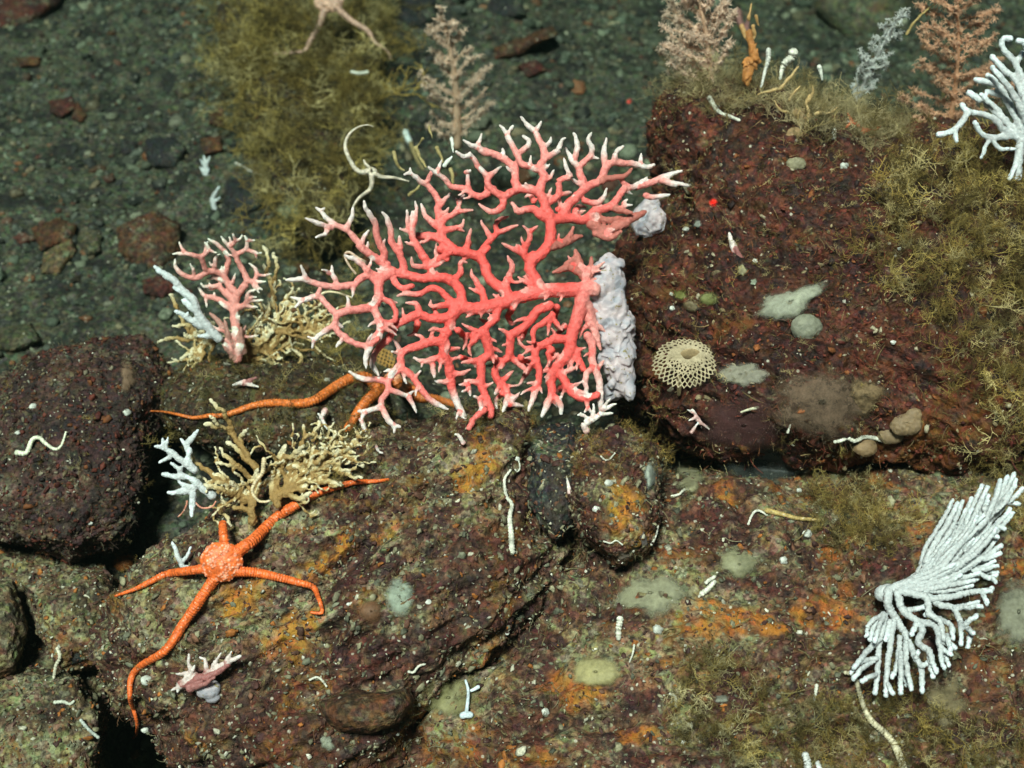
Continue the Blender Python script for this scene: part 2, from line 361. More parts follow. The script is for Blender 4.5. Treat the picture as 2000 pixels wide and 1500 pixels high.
stone('rock_ledge', [(740,1440),(860,1345),(960,1280),(1020,1195),(1080,1110),(1140,1000),(1260,930),(1400,905),(1600,905),(1900,880),(2300,900),(2450,1200),(2350,1600),(1600,1720),(1000,1680),(800,1580)],
      1.225, .16, .12, M_SLAB2, 'broad rubbly ledge of rust and grey green rock below the overhanging maroon boulder', cat='rock', center=(1560, 1260), slope=-.00020, sub=8, seed=3, p=3.4, lumps=.008, strata=R(8),
      orange=[(1600,1200,70,30,.1),(1480,1225,50,22,.2),(1370,1190,36,16,0),(1400,1240,60,40,0),(1640,1080,50,24,-.2),(1120,1340,60,40,.3),(1250,1440,40,20,0),(1050,1480,50,22,0)],
      maroon=[(1130,1200,90,24,.1),(1390,1020,70,24,0),(1500,1150,90,20,.2),(1250,1370,70,20,0),(1400,1300,70,26,.2),(1060,1400,40,20,0),(1300,1480,90,22,0),(1700,1120,60,20,0),(1900,1420,110,60,0),(1180,1120,60,16,0)])
stone('rock', [(1104,900),(1136,856),(1205,838),(1278,878),(1300,990),(1282,1068),(1205,1104),(1128,1052),(1104,970)], 1.125, .055, .08, M_SLAB, 'egg shaped brown rock wedged between slab and ledge beneath the pink coral fan', sub=7, seed=4, lumps=.005, amp=.6,
      orange=[(1215,990,26,40,.2)], maroon=[(1160,1030,50,60,.4),(1240,900,40,24,0),(1270,1000,20,60,0)])
stone('rock', [(1020,826),(1120,822),(1145,900),(1135,1010),(1085,1070),(1030,990)], 1.16, .045, .08, M_COB['dark'], 'near black rock filling the gap between the layered slab and the egg shaped rock', cat='rock', sub=6, seed=14, amp=.5, lumps=.004)
stone('boulder', [(-120,760),(0,735),(60,690),(180,655),(285,668),(345,745),(312,860),(300,950),(255,1060),(135,1112),(30,1075),(-100,1040)], 1.37, .10, .14, M_DARK, 'dark purple brown boulder with a wavy white worm tube on its face', sub=8, seed=5, lumps=.004, slope=-.00025, amp=.8)
stone('rock', [(320,760),(380,700),(480,690),(620,690),(745,735),(775,830),(620,905),(430,880),(330,820)], 1.32, .07, .1, M_MOSS, 'low mossy brown rock under the small pink coral, crossed by an orange arm', cat='rock', sub=7, seed=6, lumps=.004, slope=-.0003)
stone('rock', [(420,20),(520,-60),(680,-60),(745,30),(735,160),(700,300),(690,430),(600,470),(540,420),(520,320),(470,180)], 1.93, .05, .10, M_MOSS, 'upright rock overgrown with a curtain of olive turf behind the coral fan', cat='rock', sub=7, seed=7, lumps=.006, slope=-.0009)
stone('rock', [(-140,1085),(60,1075),(200,1100),(262,1200),(222,1330),(205,1420),(150,1640),(-140,1640)], 1.285, .045, .08, M_MUD, 'wide silty brown shelf of rock under the rounded rusty stone', cat='rock', sub=7, seed=15, amp=.9, lumps=.006, slope=-.00018, p=3.2)
stone('stone', [(-80,1128),(18,1140),(46,1225),(30,1312),(-70,1340)], 1.24, .035, .05, M_MUD, 'rounded rusty brown stone cut off by the picture edge below the dark boulder', cat='stone', sub=6, seed=8, amp=.4)
stone('rock', [(40,1140),(130,1112),(205,1125),(235,1200),(200,1300),(120,1310),(60,1240)], 1.26, .05, .08, M_MUD, 'silty brown rock wedged against the blunt end of the layered slab', cat='rock', sub=7, seed=9, amp=.8, lumps=.004)
stone('rock', [(-60,1330),(60,1300),(160,1310),(205,1390),(190,1560),(40,1580),(-80,1500)], 1.22, .05, .08, M_MUD, 'gravelly brown rock beside the black hollow, flecked with worm tubes', cat='rock', sub=7, seed=10, amp=.8, lumps=.006)

# ------------------------------------------------------------------ what lies under a pixel
def hit(px, py, only=None):
    bpy_o = Vector(CAM); d = rays(np.array([px]), np.array([py]))[0]; L = np.linalg.norm(d); dv = Vector(d/L); best = None
    for o in (only or surfaces):
        loc = o.location
        ok, p, n, _ = o.ray_cast(bpy_o-loc, dv)
        if ok:
            t = (p+loc-bpy_o).length/L
            if best is None or t < best[0]: best = (t, np.array(p+loc), np.array(n))
    return best if best else (1.6, world(np.array([px]), np.array([py]), np.array([1.6]))[0], np.array((0, 0, 1.0)))
bpy.context.view_layer.update()
def depth(px, py): return hit(px, py)[0]
def many_hits(px, py):
    h = [hit(a, b) for a, b in zip(px, py)]
    return np.array([x[0] for x in h]), np.array([x[1] for x in h]), np.array([x[2] for x in h])

_t = stone('stone', [(620,1370),(690,1345),(760,1350),(800,1338),(812,1370),(780,1410),(730,1430),(660,1425),(625,1400)], depth(715, 1385)+.006, .032, .04, M_COB['rust'], 'flat brown stone stuck under the lower lip of the layered slab', cat='stone', sub=6, seed=11, amp=.25, grain=.5)
# individual larger stones out on the gravel: outline, colour, label
COBBLES = [
 ([(230,445),(300,412),(352,440),(347,490),(322,530),(272,532),(232,492)], 'rust', 'large rust brown cobble just above the small pink coral'),
 ([(60,445),(110,425),(150,440),(140,472),(80,490)], 'rust', 'brown cobble leaning on an angular pale edged neighbour in the gravel'),
 ([(85,495),(140,465),(150,490),(110,540),(80,535)], 'tan', 'wedge shaped tan cobble tucked under a brown one'),
 ([(160,440),(195,450),(196,490),(170,500),(150,470)], 'olive', 'olive cobble between the wedge shaped tan cobble and the large rust one'),
 ([(283,270),(340,265),(366,292),(340,330),(300,328),(280,300)], 'dark', 'near black cobble dusted with silt, largest dark stone on the gravel'),
 ([(235,272),(265,276),(268,298),(240,304)], 'dark', 'small black pebble next to the silt dusted black cobble'),
 ([(95,195),(140,190),(150,212),(120,232),(98,220)], 'red', 'dark red cobble alone high on the gravel slope'),
 ([(28,112),(80,110),(78,128),(40,132)], 'rust', 'flat rusty cobble close to the corner boulder'),
 ([(340,160),(372,160),(376,185),(350,192),(338,178)], 'olive', 'rounded olive cobble uphill of the silt dusted black cobble'),
 ([(390,270),(430,268),(436,295),(400,302)], 'rust', 'orange brown cobble just above the little white feather'),
 ([(405,218),(438,222),(436,248),(410,242)], 'rust', 'small orange cobble at the foot of the olive turf'),
 ([(440,350),(500,345),(515,400),(470,425),(435,395)], 'dark', 'black cobble in the hollow beside the olive turf'),
 ([(278,548),(330,535),(352,560),(320,585),(280,575)], 'red', 'dark maroon cobble behind the white coral branch'),
 ([(0,640),(60,630),(80,665),(30,690),(-30,680)], 'olive', 'pale silted stone uphill of the dark purple boulder'),
 ([(960,92),(1020,72),(1080,48),(1092,70),(1010,112),(965,118)], 'rust', 'long rusty stone lying on the far gravel above the coral fan'),
 ([(1010,128),(1050,118),(1066,138),(1030,152)], 'red', 'small dark red stone beneath the long rusty one'),
 ([(960,-20),(1020,-10),(1025,30),(980,40),(950,20)], 'dark', 'black rock on the top edge right of the feathery coral'),
 ([(780,-10),(850,-10),(855,40),(800,60),(770,30)], 'dark', 'black stone on the top edge behind the turf curtain'),
 ([(-60,-60),(130,-60),(118,10),(60,55),(-50,90)], 'red', 'dark reddish boulder cut off in the far corner'),
 ([(1600,-60),(1800,-60),(1770,40),(1715,95),(1650,80),(1590,20)], 'olive', 'big dim olive stone behind the slender white feather'),
 ([(150,195),(170,225),(160,238),(140,232)], 'rust', 'sliver of orange stone under the lone dark red cobble'),
 ([(130,1270),(160,1262),(165,1290),(140,1298)], 'dark', 'small dark stone in the notch of the silty brown rock'),
]
for i, (poly, k, lab) in enumerate(COBBLES):
    P = np.array(poly, float); c = P.mean(0); d0 = hit(c[0], c[1]+10)[0]; wd = (P[:, 0].max()-P[:, 0].min())/FPX*d0
    stone('cobble', poly, d0+.0*wd, wd*.30, wd*.35, M_COB[k], lab, cat='stone', slope=-.0004 if c[1] < 700 else 0, sub=6, seed=20+i, amp=.25*min(1, wd/.05), grain=.6, p=2.3)
bpy.context.view_layer.update()

# loose gravel over the whole slope: nobody could count it
temps = []
for k in range(8):
    V, F = ico(3 if k < 3 else 2); q = V*1.3+k*7.7; V = V*(1+.7*fbm(q, 3)[:, None]+.25*perlin(q*2.5)[:, None])*(1, .6+.05*k, .42+.03*k); temps.append((V, F))
PAL = np.array([(.10,.11,.075),(.07,.085,.06),(.13,.13,.09),(.045,.05,.042),(.028,.028,.027),(.10,.075,.045),(.15,.125,.075),(.12,.045,.02),(.06,.02,.014),(.19,.18,.13),(.055,.06,.05)])
N = 27000
gx = rng.uniform(-1.1, 1.1, N); gy = .62+(2.75-.62)*rng.rand(N)**.8
keep = np.ones(N, bool); s = np.clip(np.exp(rng.normal(-5.72, .55, N)), .0016, .022)
pz = bed_z(gx, gy); pos = np.stack([gx, gy, pz+s*.02], 1)
colr = PAL[rng.choice(len(PAL), N, p=[.16,.15,.11,.14,.12,.10,.05,.06,.05,.02,.04])]*rng.uniform(.25, 1.7, (N, 1))
rot = rotmats(N, rng, np.array((0, 0, 1.0)), .35)
M_GRAVEL = attr_mat('gravel_stone', .8, .7, 240, .002, .7, .2, None, silt=.38, speck=.25, siltc=(.085, .088, .058))
V, F, C = scatter(temps, rng.randint(0, 8, N), pos, rot, s, colr)
tag(obj('gravel', V, [np.vstack([f]) for f in F], M_GRAVEL, attrs={'Col': C}, origin=(0, 0, 0)), kind='stuff')

# crumbs, grit and shell flecks grown on the boulders: uncountable
def scatter_on(o, n, rng, weight=None):
    me = o.data; m = len(me.polygons); c = np.empty(m*3, np.float32); me.polygons.foreach_get('center', c); nn = np.empty(m*3, np.float32); me.polygons.foreach_get('normal', nn)
    c = c.reshape(-1, 3).astype(float)+np.array(o.location); nn = nn.reshape(-1, 3).astype(float); a = np.empty(m, np.float32); me.polygons.foreach_get('area', a)
    view = np.einsum('ij,ij->i', nn, CAM-c) > 0; a = a*view
    v = c-CAM; dz = v@FWD; px = 1000+FPX*(v@RIGHT)/dz; py = 750-FPX*(v@UPV)/dz
    a = a*((px > -80) & (px < 2080) & (py > -80) & (py < 1580))
    if weight is not None: a = a*weight(px, py, c)
    if a.sum() <= 0: return None
    i = rng.choice(m, n, p=a/a.sum()); return c[i]+rng.normal(size=(n, 3))*.0006, nn[i], px[i], py[i]
CP = {'boulder': ([(.15,.032,.018),(.08,.016,.011),(.20,.15,.08),(.32,.27,.18),(.20,.065,.02),(.02,.009,.008)], [.27,.20,.20,.08,.13,.12]),
      'rock': ([(.20,.18,.11),(.09,.04,.025),(.26,.09,.02),(.05,.02,.016),(.15,.07,.04),(.4,.37,.28),(.12,.12,.08)], [.27,.20,.06,.18,.11,.04,.14])}
big = [o for o in surfaces if o.name.split('.')[0] in ('boulder', 'rock', 'rock_slab', 'rock_ledge')]
Ps, Ns, Cs, Ss = [], [], [], []
for o in big:
    area = sum(p.area for p in o.data.polygons); n = int(min(9000, 26000*area))
    r = scatter_on(o, n, rng)
    if r is None: continue
    pal, pr = CP['boulder' if o.name.startswith('boulder') else 'rock']
    k = .55 if o.data.materials[0].name.startswith(('dark', 'mossy')) else 1.0
    Ps.append(r[0]); Ns.append(r[1]); Cs.append(np.array(pal)[rng.choice(len(pal), n, p=pr)]*rng.uniform(.6, 1.3, (n, 1))*k); Ss.append(np.clip(np.exp(rng.normal(-6.95, .5, n)), .0004, .0038))
Ps, Ns, Cs, Ss = map(np.concatenate, (Ps, Ns, Cs, Ss))
crumbs = []
for k in range(6):
    v, f = ico(2); q = v*1.1+k*3.3+50; v = v*(1+.75*perlin(q*1.4)[:, None]+.3*perlin(q*3)[:, None])*(1.25, .8, .45); crumbs.append((v, f))
V, F, C = scatter(crumbs, rng.randint(0, 6, len(Ps)), Ps, rotmats(len(Ps), rng, Ns, .5), Ss, Cs)
M_GRIT = attr_mat('crust_grit', .7, .4, 600, .0008, .5, .3)
tag(obj('encrusting_grit', V, F, M_GRIT, attrs={'Col': C}, origin=(0, 0, 0)), kind='stuff')
# white shell flecks
Ps, Ns = [], []
for o in big + [bed]:
    area = 3.0 if o is bed else sum(p.area for p in o.data.polygons)
    r = scatter_on(o, int(min(420, 1000*area)) if o is not bed else 160, rng)
    if r: Ps.append(r[0]); Ns.append(r[1])
Ps, Ns = np.concatenate(Ps), np.concatenate(Ns); n = len(Ps); sz = np.clip(np.exp(rng.normal(-7.45, .45, n)), .0003, .0022)
V, F, C = scatter([crumbs[1], crumbs[2]], rng.randint(0, 2, n), Ps+Ns*.0006, rotmats(n, rng), sz, np.array((.55,.52,.42))*rng.uniform(.5, 1.3, (n, 1)))
tag(obj('shell_flecks', V, F, attr_mat('fleck_shell', .4, .2, 400, .0005, .2, .5), attrs={'Col': C}, origin=(0, 0, 0)), kind='stuff')
# ------------------------------------------------------------------ water between the lamp, the bed and the lens
def add_haze():
    v = np.array([(x, y, z) for x in (-16, 16) for y in (-15, 17) for z in (-1.6, 1.3)], float)
    f = np.array([(0,1,3,2),(4,6,7,5),(0,4,5,1),(2,3,7,6),(0,2,6,4),(1,5,7,3)])
    m = bpy.data.materials.new('sea_water_haze'); m.use_nodes = True; t = m.node_tree; t.nodes.clear()
    out = t.nodes.new('ShaderNodeOutputMaterial'); pv = t.nodes.new('ShaderNodeVolumePrincipled'); t.links.new(pv.outputs[0], out.inputs['Volume'])
    pv.inputs['Color'].default_value = (.013, .021, .017, 1); pv.inputs['Density'].default_value = HAZE; pv.inputs['Absorption Color'].default_value = (.20, .40, .31, 1); pv.inputs['Anisotropy'].default_value = .4
    tag(obj('haze', v, f, m, origin=(0, 0, 0), smooth=False), kind='stuff')
HAZE = .46

# ------------------------------------------------------------------ branching corals traced as strokes
REG = {0: (0, 0, 1.0), 1: (540, 200, 4.688), 2: (940, 200, 4.688), 3: (540, 480, 3.947), 4: (860, 480, 3.947), 5: (280, 440, 5.0), 6: (280, 720, 3.75), 7: (200, 1020, 3.41), 8: (1600, 880, 2.885), 9: (1440, 0, 3.571)}
def px_of(reg, toks):
    ox, oy, s = REG[reg]; return np.array([[ox+float(a.split(',')[0])/s, oy+float(a.split(',')[1])/s] for a in toks])
def colony(text, dfun, seed=0, wob=.5, spread=.010, tiplen=50, knob=.10, step=3.0, sides=10, extra=None, fat=1.08, kf=.11, taper=True, lay=0.0):
    """strokes -> tubes; returns parts, sample points, their tip values and stroke shade"""
    rg = np.random.RandomState(seed); parts, SP, ST, SS = [], [], [], []; allp = np.zeros((0, 2)); allo = np.zeros(0)
    strokes = []
    for ln in text.strip().splitlines():
        for st in ln.split(';'):
            k = st.split()
            if len(k) < 4: continue
            reg = int(k[0]); r0 = float(k[1]); e = k[2]; fl = ''.join(c for c in e if c.isalpha()); r1 = float(e.rstrip('npkd'))
            strokes.append((px_of(reg, k[3:]), r0, r1, fl))
    strokes += extra or []
    for P, r0, r1, fl in strokes:
        Q, s = smooth_line(P, step); L = s[-1]; t = s/L
        Q = Q + wob*np.stack([perlin(np.stack([s*.07, s*0+len(parts)*3.1, s*0+k*9.7], 1)) for k in (0, 1)], 1)*4*(np.clip(t*(1-t)*6, 0, 1))[:, None]
        off0 = 0
        if len(allp):
            d = np.hypot(*(allp-Q[0]).T); i = d.argmin()
            if d[i] < 16: off0 = allo[i]
        off = off0 + rg.uniform(-1, 1)*spread*t*min(1, L/120) - (.3*spread if rg.rand() < .5 else 0)*t
        if 'k' in fl: off = off + .022*np.clip(t*4, 0, 1)
        if lay: off = off*.35 + rg.uniform(-lay, lay)*np.clip(t*3, 0, 1)
        dd = dfun(Q[:, 0], Q[:, 1]) + off
        r = np.interp(t, [0, 1], [r0, r1])*(1+knob*perlin(np.stack([s*kf, s*0+len(parts)*7.7, s*0+seed], 1))*1.6)
        if taper and 'n' not in fl: r = r*np.interp(L-s, [0, 7, 26], [.50, .72, 1.0])
        r = r*fat*dd/FPX; W = world(Q[:, 0], Q[:, 1], dd)
        parts.append(tube(W, r, sides)); allp = np.vstack([allp, Q]); allo = np.concatenate([allo, off])
        SP.append(W); tl = min(tiplen, L*.9)
        tip = np.clip(1-(L-s)/tl, 0, 1) if 'n' not in fl else np.zeros_like(s)
        if 'p' in fl: tip = np.maximum(tip, np.clip(t*2.5, 0, .75))
        if 'd' in fl: tip = tip*.2
        ST.append(tip); SS.append(np.full(len(s), .0 if 'd' not in fl else 1.0))
    V, F = join(parts); return V, F, np.vstack(SP), np.concatenate(ST), np.concatenate(SS)
def coral_mat(name, red, mid, tipc, bump=.5, sss=.12, rough=.5, dull=(.30, .12, .11)):
    g = NG(name); n = g.noise(420, 3, .6); tip = g.attr('tip')
    tt = g.math('ADD', tip, g.math('MULTIPLY', g.math('SUBTRACT', n, .5), .25))
    c = g.mix(g.ramp(tt, .02, .55), red, mid); c = g.mix(g.ramp(tt, .45, .95), c, tipc)
    c = g.mix(g.attr('dull'), c, dull)
    c = g.mix(1.0, c, g.mix(g.ramp(n, .3, .7), (.82,)*3, (1.12,)*3), 'MULTIPLY')
    nb = g.bump(g.noise(900, 3, .6, None, 2.2), bump, .0010); nb = g.bump(g.ramp(g.vor(520), .1, .35), .22, .0006, nb)
    return g.done(c, rough, nb, .35, (sss, (1.0, .35, .25), .004))
def plane_depth(cx, cy, d0, gx=0., gy=0., bend=0., noise=.012, sc=.010):
    def f(px, py):
        q = np.stack([px*sc, py*sc, np.full(len(px), d0*31)], 1)
        return d0 + gx*(px-cx) + gy*(py-cy) + bend*((px-cx)/300)**2 + noise*perlin(q)
    return f
def build_colony(name, text, dfun, mat, parent, voxel=.0007, smooth=4, extra=None, **k):
    tipfun = k.pop('tipfun', None); tub = k.pop('tub', .0006); tubf = k.pop('tubf', 260); smooth = k.pop('sm', smooth); V, F, SP, ST, SS = colony(text, dfun, extra=extra, **k)
    if tipfun: ST = tipfun(SP, ST)
    if voxel: V, F = fuse(V, F, voxel, smooth)
    a, b = nearest_attr(V, SP, ST, SS)
    if tub:
        f = F[0]; n = vnormals(V, np.vstack([f[:, :3], f[:, [0, 2, 3]]])); q = V*tubf
        V = V + n*(tub*(.55*perlin(q)+.45*perlin(q*2.3+5)+.5*(.45-worley(q*1.6))))[:, None]
    return obj(name, V, F, mat, parent, attrs={'tip': a, 'dull': b})

